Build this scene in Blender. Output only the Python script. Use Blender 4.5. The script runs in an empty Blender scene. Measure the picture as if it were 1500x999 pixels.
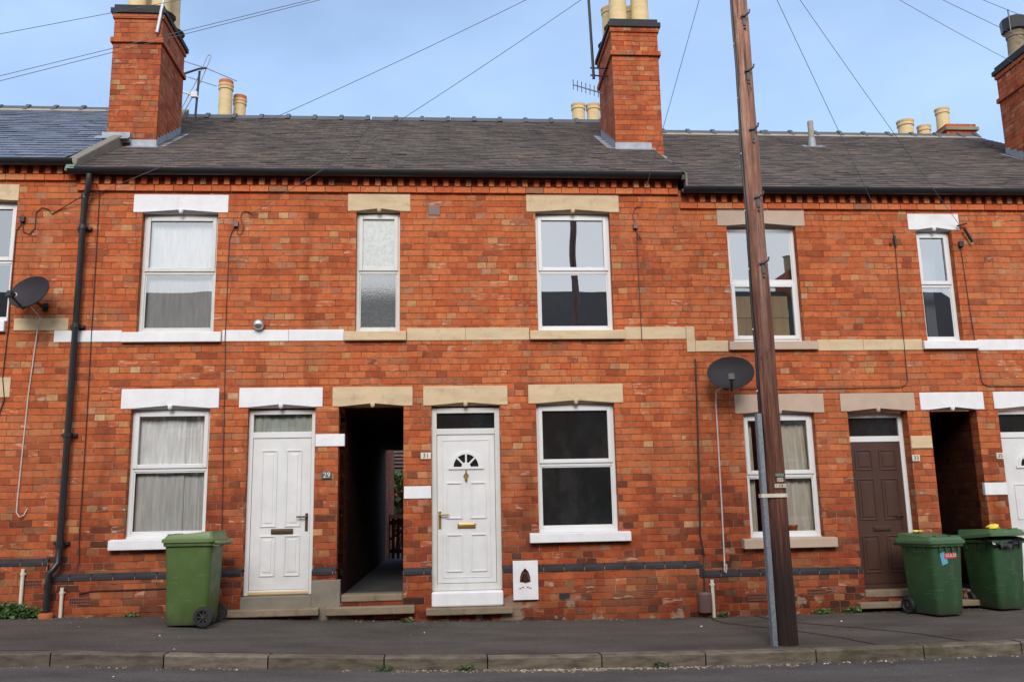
import bpy, bmesh, math, random
from mathutils import Vector, Matrix
random.seed(7)
R = math.radians
scene = bpy.context.scene
COL = scene.collection

# ------------------------------------------------------------------ materials
class NT:
    def __init__(s, name):
        s.m = bpy.data.materials.new(name); s.m.use_nodes = True
        s.t = s.m.node_tree; s.t.nodes.clear()
        s.out = s.n('ShaderNodeOutputMaterial')
    def n(s, typ, **kw):
        nd = s.t.nodes.new(typ)
        for k, v in kw.items(): setattr(nd, k, v)
        return nd
    def set(s, sock, v):
        if v is None: return
        if isinstance(v, bpy.types.NodeSocket): s.t.links.new(v, sock)
        else:
            if isinstance(v, tuple) and len(v) == 3 and sock.type == 'RGBA': v = v + (1,)
            sock.default_value = v
    def math(s, op, a, b=None, c=None, clamp=False):
        nd = s.n('ShaderNodeMath', operation=op, use_clamp=clamp)
        for i, v in enumerate((a, b, c)): s.set(nd.inputs[i], v)
        return nd.outputs[0]
    def mixf(s, f, a, b):
        nd = s.n('ShaderNodeMix', data_type='FLOAT')
        s.set(nd.inputs[0], f); s.set(nd.inputs[2], a); s.set(nd.inputs[3], b); return nd.outputs[0]
    def mix(s, f, a, b, mode='MIX'):
        nd = s.n('ShaderNodeMix', data_type='RGBA', blend_type=mode)
        s.set(nd.inputs[0], f); s.set(nd.inputs[6], a); s.set(nd.inputs[7], b); return nd.outputs[2]
    def pos(s): return s.n('ShaderNodeNewGeometry').outputs['Position']
    def obj(s): return s.n('ShaderNodeTexCoord').outputs['Object']
    def island(s): return s.n('ShaderNodeNewGeometry').outputs['Random Per Island']
    def noise(s, vec, scale, detail=3, rough=.55, col=False):
        nd = s.n('ShaderNodeTexNoise'); s.set(nd.inputs['Vector'], vec)
        nd.inputs['Scale'].default_value = scale; nd.inputs['Detail'].default_value = detail
        nd.inputs['Roughness'].default_value = rough
        return nd.outputs['Color' if col else 'Fac']
    def scale(s, vec, x, y, z):
        nd = s.n('ShaderNodeVectorMath', operation='MULTIPLY'); s.set(nd.inputs[0], vec); nd.inputs[1].default_value = (x, y, z)
        return nd.outputs[0]
    def xyz(s, vec):
        nd = s.n('ShaderNodeSeparateXYZ'); s.set(nd.inputs[0], vec); return nd.outputs
    def cxyz(s, x, y, z):
        nd = s.n('ShaderNodeCombineXYZ')
        for i, v in enumerate((x, y, z)): s.set(nd.inputs[i], v)
        return nd.outputs[0]
    def white(s, vec):
        nd = s.n('ShaderNodeTexWhiteNoise', noise_dimensions='3D'); s.set(nd.inputs['Vector'], vec); return nd.outputs['Value']
    def ramp(s, f, stops, interp='LINEAR'):
        nd = s.n('ShaderNodeValToRGB'); s.set(nd.inputs[0], f)
        cr = nd.color_ramp; cr.interpolation = interp
        while len(cr.elements) < len(stops): cr.elements.new(.5)
        for e, (p, c) in zip(cr.elements, stops):
            e.position = p; e.color = (c, c, c, 1) if isinstance(c, (int, float)) else tuple(c) + (1,)
        return nd.outputs[0]
    def smooth(s, v, a, b):
        nd = s.n('ShaderNodeMapRange', interpolation_type='SMOOTHSTEP'); s.set(nd.inputs[0], v)
        nd.inputs[1].default_value = a; nd.inputs[2].default_value = b; return nd.outputs[0]
    def bump(s, h, strength=1., dist=.01):
        nd = s.n('ShaderNodeBump'); s.set(nd.inputs['Height'], h)
        nd.inputs['Strength'].default_value = strength; nd.inputs['Distance'].default_value = dist; return nd.outputs[0]
    def bsdf(s, color, rough=.6, metal=0., normal=None, spec=None):
        b = s.n('ShaderNodeBsdfPrincipled')
        s.set(b.inputs['Base Color'], color); s.set(b.inputs['Roughness'], rough); s.set(b.inputs['Metallic'], metal)
        if spec is not None: s.set(b.inputs['Specular IOR Level'], spec)
        if normal is not None: s.set(b.inputs['Normal'], normal)
        s.t.links.new(b.outputs[0], s.out.inputs[0]); return s.m

def plain(name, col, rough=.5, metal=0., var=.12, scale=9., bump=0., bscale=80., spec=None, streak=False):
    t = NT(name); p = t.obj()
    f = t.noise(t.scale(p, 1, 1, .25) if streak else p, scale, 4)
    c = t.mix(1., col, t.ramp(f, [(.25, 1 - var), (.75, 1 + var)]), 'MULTIPLY')
    nrm = t.bump(t.noise(p, bscale, 3), bump, .004) if bump else None
    return t.bsdf(c, rough, metal, nrm, spec)

def brick_mat(name='brick', soot_shade=None):
    t = NT(name); h = .0787
    g = t.n('ShaderNodeNewGeometry'); P = g.outputs['Position']
    x, y, z = t.xyz(P); nx = t.math('ABSOLUTE', t.xyz(g.outputs['True Normal'])[0])
    sx = t.math('GREATER_THAN', nx, .6)
    wob = t.xyz(t.noise(P, 1.1, 3, col=True)); wob2 = t.xyz(t.noise(P, 5., 2, col=True))
    u = t.mixf(sx, x, t.math('ADD', y, .057))
    u = t.math('ADD', u, t.math('MULTIPLY_ADD', wob[0], .05, -.025))
    u = t.math('ADD', u, t.math('MULTIPLY_ADD', wob2[0], .016, -.008))
    zz = t.math('ADD', z, t.math('MULTIPLY_ADD', wob[2], .034, -.017))
    zz = t.math('ADD', zz, t.math('MULTIPLY_ADD', wob2[2], .010, -.005))
    zr = t.math('DIVIDE', zz, h); row = t.math('FLOOR', zr); fz = t.math('SUBTRACT', zr, row)
    hdr = t.math('LESS_THAN', t.math('FLOORED_MODULO', row, 4.), .5)
    par = t.math('FLOORED_MODULO', row, 2.)
    rr = t.white(t.cxyz(row, 1.7, 3.1))
    w = t.mixf(hdr, .240, .120)
    ux = t.math('ADD', u, t.math('MULTIPLY_ADD', par, .120, t.math('MULTIPLY', rr, .10)))
    ux = t.math('DIVIDE', ux, w); cell = t.math('FLOOR', ux); fx = t.math('SUBTRACT', ux, cell)
    r2 = t.white(t.cxyz(cell, row, 7.3))
    m = t.math('MULTIPLY', t.math('GREATER_THAN', r2, .74), t.math('SUBTRACT', 1., hdr))
    f2 = t.math('MULTIPLY', fx, 2.); fl2 = t.math('FLOOR', f2)
    fx = t.mixf(m, fx, t.math('SUBTRACT', f2, fl2))
    cell = t.math('ADD', cell, t.math('MULTIPLY', t.math('MULTIPLY', m, .37), fl2))
    w = t.math('MULTIPLY', w, t.math('MULTIPLY_ADD', m, -.5, 1.))
    ex = t.math('MULTIPLY', t.math('MINIMUM', fx, t.math('SUBTRACT', 1., fx)), w)
    ex = t.math('ADD', ex, .0014)
    ez = t.math('MULTIPLY', t.math('MINIMUM', fz, t.math('SUBTRACT', 1., fz)), h)
    e = t.math('MINIMUM', ex, ez)
    e = t.math('ADD', e, t.math('MULTIPLY_ADD', t.noise(P, 45., 3), .008, -.004))
    brick = t.smooth(e, .0025, .0062)
    rnd = t.white(t.cxyz(cell, row, 3.)); rnd2 = t.white(t.cxyz(cell, row, 9.))
    pale = t.math('MULTIPLY', t.math('GREATER_THAN', t.white(t.cxyz(cell, row, 21.)), .86), t.math('MAXIMUM', hdr, m))
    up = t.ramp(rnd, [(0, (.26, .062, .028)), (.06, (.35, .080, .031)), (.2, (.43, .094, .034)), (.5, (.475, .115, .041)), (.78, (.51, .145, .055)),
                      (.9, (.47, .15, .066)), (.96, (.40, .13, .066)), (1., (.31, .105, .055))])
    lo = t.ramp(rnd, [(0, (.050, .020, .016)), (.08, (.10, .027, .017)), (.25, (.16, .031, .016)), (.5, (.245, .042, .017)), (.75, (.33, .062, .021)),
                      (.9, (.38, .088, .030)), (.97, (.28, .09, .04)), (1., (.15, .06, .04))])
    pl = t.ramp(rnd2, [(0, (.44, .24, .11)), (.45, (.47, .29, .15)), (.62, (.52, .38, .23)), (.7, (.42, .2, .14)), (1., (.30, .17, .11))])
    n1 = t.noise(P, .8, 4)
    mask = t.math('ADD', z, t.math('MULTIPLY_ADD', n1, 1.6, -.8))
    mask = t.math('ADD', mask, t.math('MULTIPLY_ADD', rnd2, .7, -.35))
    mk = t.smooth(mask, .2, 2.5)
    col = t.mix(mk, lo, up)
    col = t.mix(t.math('MULTIPLY', pale, t.math('MULTIPLY', t.math('MULTIPLY_ADD', rnd, .5, .4), t.math('MULTIPLY_ADD', mk, .45, .5))), col, pl)
    fine = t.noise(P, 28., 4, .7)
    col = t.mix(1., col, t.ramp(fine, [(.2, .70), (.5, 1.), (.8, 1.22)]), 'MULTIPLY')
    mid = t.noise(t.cxyz(u, y, t.math('ADD', z, t.math('MULTIPLY', cell, 3.7))), 11., 3, .6)
    col = t.mix(1., col, t.ramp(mid, [(.3, (.80, .76, .76)), (.5, (1, 1, 1)), (.7, (1.10, 1.16, 1.14))]), 'MULTIPLY')
    big = t.noise(t.scale(P, 1, 1, .6), 1.7, 5)
    col = t.mix(1., col, t.ramp(big, [(.25, .78), (.5, 1.), (.75, 1.12)]), 'MULTIPLY')
    dust = t.smooth(t.noise(t.scale(P, .7, .7, 1.3), 1.1, 6, .6), .46, .70)
    col = t.mix(t.math('MULTIPLY', dust, .30), col, (.44, .19, .10))
    col = t.mix(1., col, (.95, .925, .81), 'MULTIPLY')
    # pale efflorescence smears on single bricks
    eff = t.math('MULTIPLY', t.math('GREATER_THAN', rnd2, .945), t.smooth(t.noise(t.scale(P, 1, 1, 4), 9., 3), .50, .66))
    col = t.mix(t.math('MULTIPLY', eff, .55), col, (.58, .42, .30))
    mo = t.mix(mk, (.28, .15, .085), (.26, .105, .052))
    mo = t.mix(t.math('MULTIPLY', t.smooth(t.noise(P, 3.3, 3), .5, .62), .75), mo, (.46, .31, .19))
    mo = t.mix(t.smooth(t.noise(t.scale(P, 1, 1, 2), 5., 3), .50, .62), mo, (.10, .042, .024))
    hz = t.math('LESS_THAN', ez, ex)
    mo = t.mix(t.math('MULTIPLY', hz, t.math('MULTIPLY_ADD', t.noise(t.scale(P, 1, 1, 3), 2.2, 3), 1.5, -.25, True)), mo, (.085, .042, .028))
    col = t.mix(brick, mo, col)
    # rain streaks and soot: tall soft-edged stains
    st = t.smooth(t.noise(t.scale(P, 3.4, 3.4, .42), 1., 5, .62), .50, .72)
    col = t.mix(t.math('MULTIPLY', st, .62), col, t.mix(1., col, (.52, .46, .46), 'MULTIPLY'))
    # damp, sooty band at the very foot
    foot = t.math('MULTIPLY', t.smooth(t.math('ADD', z, t.math('MULTIPLY_ADD', n1, .5, -.25)), .42, .0), .55)
    col = t.mix(foot, col, t.mix(1., col, (.42, .36, .34), 'MULTIPLY'))
    cem = t.math('MULTIPLY', t.smooth(t.noise(P, 2.1, 5, .65), .56, .60), t.smooth(t.math('ADD', z, t.math('MULTIPLY_ADD', n1, .9, -.45)), .30, .12))
    col = t.mix(t.math('MULTIPLY', cem, .8), col, (.26, .195, .14))
    if soot_shade: col = t.mix(1., col, soot_shade, 'MULTIPLY')
    hgt = t.math('ADD', t.math('MULTIPLY', brick, 1.), t.math('MULTIPLY', fine, .35))
    hgt = t.math('ADD', hgt, t.math('MULTIPLY', rnd2, .35))
    return t.bsdf(col, .85, 0, t.bump(hgt, .75, .007), .25)

def brick_piece():
    t = NT('dentil_brick'); r = t.island(); P = t.pos()
    c = t.ramp(r, [(0, (.42, .085, .03)), (.4, (.53, .125, .043)), (.75, (.56, .16, .058)), (.93, (.50, .24, .11)), (1, (.22, .075, .045))])
    c = t.mix(1., c, t.ramp(t.noise(P, 26, 4, .7), [(.2, .62), (.8, 1.3)]), 'MULTIPLY')
    return t.bsdf(c, .85, 0, t.bump(t.noise(P, 60, 3), .5, .004), .25)

def slate_mat(name, stops, rough, spec):
    t = NT(name); r = t.island(); P = t.pos()
    c = t.ramp(r, stops)
    c = t.mix(1., c, t.ramp(t.noise(P, 16, 4, .7), [(.2, .68), (.8, 1.3)]), 'MULTIPLY')
    c = t.mix(1., c, t.ramp(t.noise(t.scale(P, .8, .35, .35), 1.3, 4), [(.3, .86), (.7, 1.1)]), 'MULTIPLY')
    lich = t.smooth(t.noise(P, 22., 3), .66, .75)
    c = t.mix(t.math('MULTIPLY', lich, .4), c, (.26, .25, .2))
    return t.bsdf(c, rough, 0, t.bump(t.noise(P, 40, 3), .4, .004), spec)

def stone_mat(name, col, var, dirt):
    t = NT(name); P = t.pos()
    c = t.mix(1., col, t.ramp(t.noise(t.scale(P, .6, .6, 2.2), 5., 5, .6), [(.25, 1 - var), (.75, 1 + var)]), 'MULTIPLY')
    c = t.mix(t.math('MULTIPLY', t.smooth(t.noise(P, 7., 5, .7), .52, .72), dirt), c, tuple(v * .42 for v in col))
    return t.bsdf(c, .8, 0, t.bump(t.noise(P, 55, 4), .35, .005), .3)

def paint_mat(name, col, dirt, rough=.6, bmp=.35):
    t = NT(name); P = t.pos()
    c = t.mix(1., col, t.ramp(t.noise(P, 6., 4), [(.3, .93), (.7, 1.05)]), 'MULTIPLY')
    d = t.smooth(t.noise(P, 14., 5, .7), .58, .72)
    c = t.mix(t.math('MULTIPLY', d, dirt), c, (.30, .24, .20))
    run = t.smooth(t.noise(t.scale(P, 9, 9, .6), 1.6, 4, .65), .56, .74)          # rain-washed dirt runs
    c = t.mix(t.math('MULTIPLY', run, dirt * 1.3), c, (.34, .30, .26))
    return t.bsdf(c, rough, 0, t.bump(t.noise(P, 30, 4), bmp, .004) if bmp else None, .35)

def glass_mat(name, tint=.9, base=.11, rough=.0):
    t = NT(name)
    tr = t.n('ShaderNodeBsdfTransparent'); tr.inputs[0].default_value = (tint, tint, tint * 1.0, 1)
    gl = t.n('ShaderNodeBsdfGlossy'); gl.inputs['Roughness'].default_value = rough
    gl.inputs['Color'].default_value = (.93, .97, 1, 1)
    t.set(gl.inputs['Normal'], t.bump(t.noise(t.pos(), 1.6, 1), .06, .02))
    fr = t.n('ShaderNodeFresnel'); fr.inputs['IOR'].default_value = 1.5
    f = t.math('MULTIPLY_ADD', fr.outputs[0], 1.7, base, True)
    mx = t.n('ShaderNodeMixShader'); t.set(mx.inputs[0], f)
    t.t.links.new(tr.outputs[0], mx.inputs[1]); t.t.links.new(gl.outputs[0], mx.inputs[2])
    t.t.links.new(mx.outputs[0], t.out.inputs[0]); return t.m

def frosted_mat(name, col, refl=.06, rough=.08, haze=0.):
    t = NT(name); P = t.pos()
    c = t.mix(1., col, t.ramp(t.noise(P, 24, 4, .7), [(.3, .8), (.7, 1.18)]), 'MULTIPLY')
    if haze:
        hz = t.smooth(t.noise(t.scale(P, 1, 1, .6), 3.2, 4, .6), .42, .75)
        c = t.mix(t.math('MULTIPLY', hz, haze), c, (.085, .09, .09))
    d = t.n('ShaderNodeBsdfDiffuse'); t.set(d.inputs[0], c)
    gl = t.n('ShaderNodeBsdfGlossy'); gl.inputs['Roughness'].default_value = rough; t.set(gl.inputs['Normal'], t.bump(t.noise(P, 60, 3), .08, .003))
    fr = t.n('ShaderNodeFresnel'); fr.inputs['IOR'].default_value = 1.5
    mx = t.n('ShaderNodeMixShader'); t.set(mx.inputs[0], t.math('MULTIPLY_ADD', fr.outputs[0], 1., refl, True))
    t.t.links.new(d.outputs[0], mx.inputs[1]); t.t.links.new(gl.outputs[0], mx.inputs[2]); t.t.links.new(mx.outputs[0], t.out.inputs[0]); return t.m

def cloth_mat(name, col, trans=.45):
    t = NT(name); P = t.pos()
    c = t.mix(1., col, t.ramp(t.noise(t.scale(P, 1, 1, .12), 24, 4, .6), [(.3, .8), (.7, 1.12)]), 'MULTIPLY')
    d = t.n('ShaderNodeBsdfDiffuse'); t.set(d.inputs[0], c)
    q = t.n('ShaderNodeBsdfTranslucent'); t.set(q.inputs[0], c)
    mx = t.n('ShaderNodeMixShader'); mx.inputs[0].default_value = trans
    t.t.links.new(d.outputs[0], mx.inputs[1]); t.t.links.new(q.outputs[0], mx.inputs[2])
    t.t.links.new(mx.outputs[0], t.out.inputs[0]); return t.m

def tarmac(name, col, sp, patch):
    t = NT(name); P = t.pos()
    c = t.mix(1., col, t.ramp(t.noise(P, 130, 3, .8), [(.28, 1 - sp), (.5, 1.), (.72, 1 + sp)]), 'MULTIPLY')
    c = t.mix(1., c, t.ramp(t.noise(t.scale(P, .6, 1.6, 1), 1.5, 5, .6), [(.3, 1 - patch), (.7, 1 + patch)]), 'MULTIPLY')
    spk = t.smooth(t.noise(P, 75, 2, .5), .69, .74)
    c = t.mix(t.math('MULTIPLY', spk, .55), c, (.26, .24, .22))
    x, y, z = t.xyz(P)
    gv = t.n('ShaderNodeTexVoronoi', feature='F1'); gv.inputs['Scale'].default_value = 4.2; t.set(gv.inputs['Vector'], P)
    gum = t.math('MULTIPLY', t.smooth(gv.outputs['Distance'], .085, .06), t.math('GREATER_THAN', t.xyz(gv.outputs['Color'])[0], .72))
    c = t.mix(t.math('MULTIPLY', gum, .45), c, t.mix(t.xyz(gv.outputs['Color'])[1], (.02, .018, .016), (.16, .145, .13)))
    agg = t.noise(P, 42, 3, .75); c = t.mix(1., c, t.ramp(agg, [(.3, .78), (.5, 1.), (.7, 1.26)]), 'MULTIPLY')
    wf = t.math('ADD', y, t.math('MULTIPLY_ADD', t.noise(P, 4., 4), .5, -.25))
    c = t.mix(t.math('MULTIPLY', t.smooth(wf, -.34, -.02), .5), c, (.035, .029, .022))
    # long cracks
    v = t.n('ShaderNodeTexVoronoi', feature='DISTANCE_TO_EDGE'); v.inputs['Scale'].default_value = .55
    t.set(v.inputs['Vector'], t.n('ShaderNodeVectorMath', operation='ADD').outputs[0])
    va = v.inputs['Vector'].links[0].from_node; t.set(va.inputs[0], P); t.set(va.inputs[1], t.noise(P, 3., 4, col=True))
    crack = t.math('MULTIPLY', t.smooth(v.outputs['Distance'], .007, .0), t.smooth(t.noise(P, .7, 2), .5, .6))
    c = t.mix(t.math('MULTIPLY', crack, .65), c, (.015, .013, .012))
    return t.bsdf(c, .9, 0, t.bump(t.noise(P, 160, 3, .8), .55, .005), .3)

def kerb_mat():
    t = NT('kerbstone'); P = t.pos(); r = t.island()
    c = t.ramp(r, [(0, (.112, .092, .070)), (.5, (.145, .118, .089)), (1, (.18, .147, .112))])
    c = t.mix(1., c, t.ramp(t.noise(t.scale(P, 1.2, 1, 5), 4, 5, .7), [(.28, .42), (.5, 1), (.72, 1.5)]), 'MULTIPLY')
    x, y, z = t.xyz(P)
    gm = t.math('MULTIPLY', t.smooth(x, 2.2, 4.5), t.smooth(t.noise(P, 3.5, 4), .48, .62))
    c = t.mix(t.math('MULTIPLY', gm, .6), c, (.06, .062, .022))
    return t.bsdf(c, .85, 0, t.bump(t.noise(P, 60, 4), .5, .006), .3)

def wood_mat(name, a, b, zs):
    t = NT(name); P = t.pos()
    x, y, z = t.xyz(P)
    f = t.noise(t.scale(P, 30, 30, .9), 1.5, 6, .75)
    c = t.ramp(f, [(.33, a), (.5, tuple((i + j) / 2 for i, j in zip(a, b))), (.62, b)])
    g = t.smooth(t.noise(t.scale(P, 17, 17, .5), 1., 3), .48, .60)
    hi = t.smooth(z, zs - 1.4, zs + 2.4)
    up = t.ramp(f, [(.33, (.20, .080, .052)), (.5, (.36, .18, .125)), (.64, (.44, .28, .215))])
    c = t.mix(t.math('MULTIPLY', hi, .85), c, up)
    c = t.mix(t.math('MULTIPLY', g, t.math('MULTIPLY_ADD', hi, .45, .12)), c, (.36, .26, .21))
    chk = t.smooth(t.noise(t.scale(P, 48, 48, .6), 1., 3), .60, .66)
    c = t.mix(t.math('MULTIPLY', chk, .75), c, (.022, .010, .007))
    knot = t.smooth(t.noise(t.scale(P, 9, 9, 3.2), 1., 2), .70, .76)
    c = t.mix(t.math('MULTIPLY', knot, .7), c, (.05, .018, .01))
    mot = t.noise(t.scale(P, 9, 9, 2.4), 1., 5, .7)
    c = t.mix(1., c, t.ramp(mot, [(.3, .58), (.5, 1.), (.7, 1.38)]), 'MULTIPLY')
    wet = t.math('ADD', z, t.math('MULTIPLY_ADD', t.noise(t.scale(P, 14, 14, .7), 1., 2), 1.6, -.8))
    c = t.mix(t.math('MULTIPLY', t.smooth(wet, 1.35, .25), .88), c, (.014, .009, .008))
    return t.bsdf(c, .75, 0, t.bump(f, .8, .02), .3)

def bin_mat(name, col):
    t = NT(name); P = t.obj(); x, y, z = t.xyz(P)
    c = t.mix(1., col, t.ramp(t.noise(P, 3.5, 4), [(.3, .84), (.7, 1.16)]), 'MULTIPLY')
    scr = t.smooth(t.noise(t.scale(P, 5, 5, 34), 1.4, 3, .6), .63, .70)
    c = t.mix(t.math('MULTIPLY', scr, .28), c, (.20, .25, .17))
    fade = t.smooth(t.noise(t.scale(P, 1, 1, .5), 6., 4), .52, .72); c = t.mix(t.math('MULTIPLY', fade, .22), c, (.14, .19, .10))
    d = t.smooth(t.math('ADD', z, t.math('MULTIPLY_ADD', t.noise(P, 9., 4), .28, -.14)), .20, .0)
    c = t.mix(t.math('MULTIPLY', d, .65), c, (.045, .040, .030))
    return t.bsdf(c, t.ramp(t.noise(P, 8., 3), [(.3, .36), (.7, .56)]), 0, t.bump(t.noise(P, 150, 3), .12, .003))

M = {}
M['brick'] = brick_mat(); M['stack_brick'] = brick_mat('weathered_stack_brick', (.86, .80, .80)); M['shaded_brick'] = brick_mat('shade_darkened_brick', (.20, .17, .17)); M['dentil'] = brick_piece()  # last brick copy is darkened evenly, with the passage's shade put into its colour
M['slate'] = slate_mat('slate', [(0, (.076, .062, .056)), (.35, (.099, .083, .075)), (.6, (.112, .095, .086)), (.85, (.128, .104, .09)), (1, (.15, .11, .086))], .85, .1)
M['slate_new'] = slate_mat('slate_newer', [(0, (.045, .043, .056)), (.5, (.085, .083, .10)), (1, (.12, .118, .14))], .27, 1.)
M['stone'] = stone_mat('sandstone', (.55, .42, .27), .15, .35)
M['stone_dark'] = stone_mat('weathered_stone', (.22, .17, .115), .25, .6)
M['cement'] = stone_mat('cement_render', (.20, .175, .14), .15, .3)
M['white_paint'] = paint_mat('white_masonry_paint', (.70, .70, .72), .10)
M['beige_paint'] = paint_mat('beige_masonry_paint', (.44, .33, .255), .06)
M['off_white_paint'] = paint_mat('aged_white_paint', (.58, .57, .56), .25)
M['upvc'] = plain('white_upvc', (.66, .665, .67), .32, var=.03, scale=3)
M['upvc_grey'] = paint_mat('aged_upvc', (.58, .58, .565), .16, .4, .0)
M['door_white'] = paint_mat('white_door', (.64, .64, .645), .05, .38, .0)
M['door_brown'] = plain('brown_door', (.062, .027, .019), .42, var=.15, streak=True)
M['glass'] = glass_mat('window_glass', .9, .36); M['glass_clear'] = glass_mat('clear_glass', .97, .06)
M['glass_bright'] = glass_mat('reflective_glass', .95, .27)
M['frosted'] = frosted_mat('frosted_glass', (.13, .14, .14), .30, .035); M['frosted_pale'] = frosted_mat('pale_frosted_glass', (.50, .53, .51), .06, .1)
M['misty'] = frosted_mat('misted_dark_glass', (.013, .014, .015), .03, .02, .16)
M['grey_blind'] = plain('grey_blind', (.33, .35, .38), .7, var=.04)
M['net'] = cloth_mat('net_curtain', (.78, .79, .78), .12); M['cream_cloth'] = cloth_mat('cream_curtain', (.80, .75, .64), .10)
M['green_net'] = cloth_mat('grey_net_curtain', (.60, .66, .58), .12)
M['maroon_cloth'] = cloth_mat('maroon_curtain', (.10, .02, .035), .2)
M['pine'] = plain('pine_board', (.60, .40, .18), .6, var=.2, streak=True)
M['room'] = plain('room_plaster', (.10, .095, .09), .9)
M['brass'] = plain('brass', (.55, .38, .14), .3, .9, var=.1); M['chrome'] = plain('chrome', (.6, .6, .6), .22, 1., var=.05)
M['bronze'] = plain('dark_brass', (.10, .07, .045), .4, .7)
M['black'] = plain('black_plastic', (.014, .015, .017), .35, var=.2); M['black_rough'] = plain('black_rubber', (.013, .013, .013), .6, var=.2, bump=.2)
M['hub'] = plain('grey_plastic_hub', (.035, .035, .036), .5)
M['dish'] = plain('dark_grey_mesh', (.024, .022, .026), .65, var=.12, spec=.25)
M['galv'] = plain('galvanised_steel', (.20, .225, .255), .55, .3, var=.3, scale=45)
M['iron'] = plain('weathered_iron', (.085, .08, .075), .6, .4, var=.25)
M['lead'] = plain('lead_flashing', (.26, .28, .32), .55, .2, var=.25, scale=12)
M['buff'] = stone_mat('buff_clay', (.55, .42, .23), .12, .25); M['terracotta'] = stone_mat('terracotta', (.42, .12, .045), .15, .3)
M['ridge'] = stone_mat('blue_ridge_tile', (.085, .09, .10), .2, .3)
M['mortar'] = stone_mat('old_mortar', (.30, .27, .22), .2, .5)
M['blue_brick'] = stone_mat('blue_engineering_brick', (.030, .031, .036), .3, .35)
M['pavement'] = tarmac('pavement_tarmac', (.078, .066, .057), .7, .34); M['road'] = tarmac('road_tarmac', (.090, .079, .073), .8, .30)
M['tar'] = plain('tar_seal', (.018, .016, .015), .6)
M['kerb'] = kerb_mat()
M['pole'] = wood_mat('creosoted_pine', (.050, .017, .011), (.19, .070, .042), 3.4)
M['bin_a'] = bin_mat('faded_green_plastic', (.064, .112, .028))
M['bin_a_lid'] = plain('pale_green_plastic', (.115, .17, .062), .45, var=.10, scale=6)
M['bin_b'] = bin_mat('dark_green_plastic', (.022, .066, .024))
M['bin_b_lid'] = plain('mid_green_plastic', (.055, .125, .055), .42, var=.10, scale=6)
M['bag'] = plain('black_bag', (.012, .011, .014), .22, var=.2)
M['yellow'] = plain('yellow_plastic', (.75, .58, .05), .4); M['red'] = plain('red_sticker', (.50, .05, .04), .5); M['blue'] = plain('blue_sticker', (.12, .36, .56), .5)
M['white'] = plain('white_plastic', (.65, .65, .65), .4); M['cream'] = plain('cream_ceramic', (.62, .57, .46), .35)
M['slate_plate'] = plain('grey_slate_plate', (.07, .075, .075), .5); M['ink'] = plain('black_ink', (.015, .014, .014), .5)
M['cable'] = plain('black_cable', (.018, .012, .011), .55); M['brown_cable'] = plain('brown_cable', (.055, .018, .012), .6); M['white_cable'] = plain('white_cable', (.50, .44, .42), .5)
M['wire'] = plain('overhead_wire', (.09, .10, .12), .6)
M['box_brown'] = plain('brown_box', (.13, .07, .065), .5); M['silver'] = plain('brushed_silver', (.55, .55, .55), .34, .9)
M['alu'] = plain('aluminium', (.32, .33, .35), .4, .8); M['green_plate'] = plain('green_plate', (.13, .19, .15), .5)
M['gold'] = plain('gilt_bar', (.72, .52, .22), .35, .3, var=.05); M['airbrick'] = plain('dark_clay', (.20, .055, .03), .85, var=.2)
M['leaf'] = plain('leaf', (.055, .11, .022), .55, var=.5, scale=14); M['bush'] = plain('bush_leaf', (.075, .13, .03), .55, var=.5, scale=6)
M['stem'] = plain('stem', (.10, .07, .04), .8)
M['dirt'] = plain('grit', (.32, .24, .165), .9, var=.5, scale=3); M['fence_wood'] = plain('weathered_boards', (.11, .095, .08), .8, var=.25, streak=True)
M['render_grey'] = plain('old_slab', (.10, .10, .11), .9, var=.25)
M['passage_floor'] = plain('dark_worn_concrete', (.045, .045, .048), .9, var=.3, scale=4)
M['moss'] = plain('moss', (.05, .055, .02), .95, var=.4, scale=20)

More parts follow.
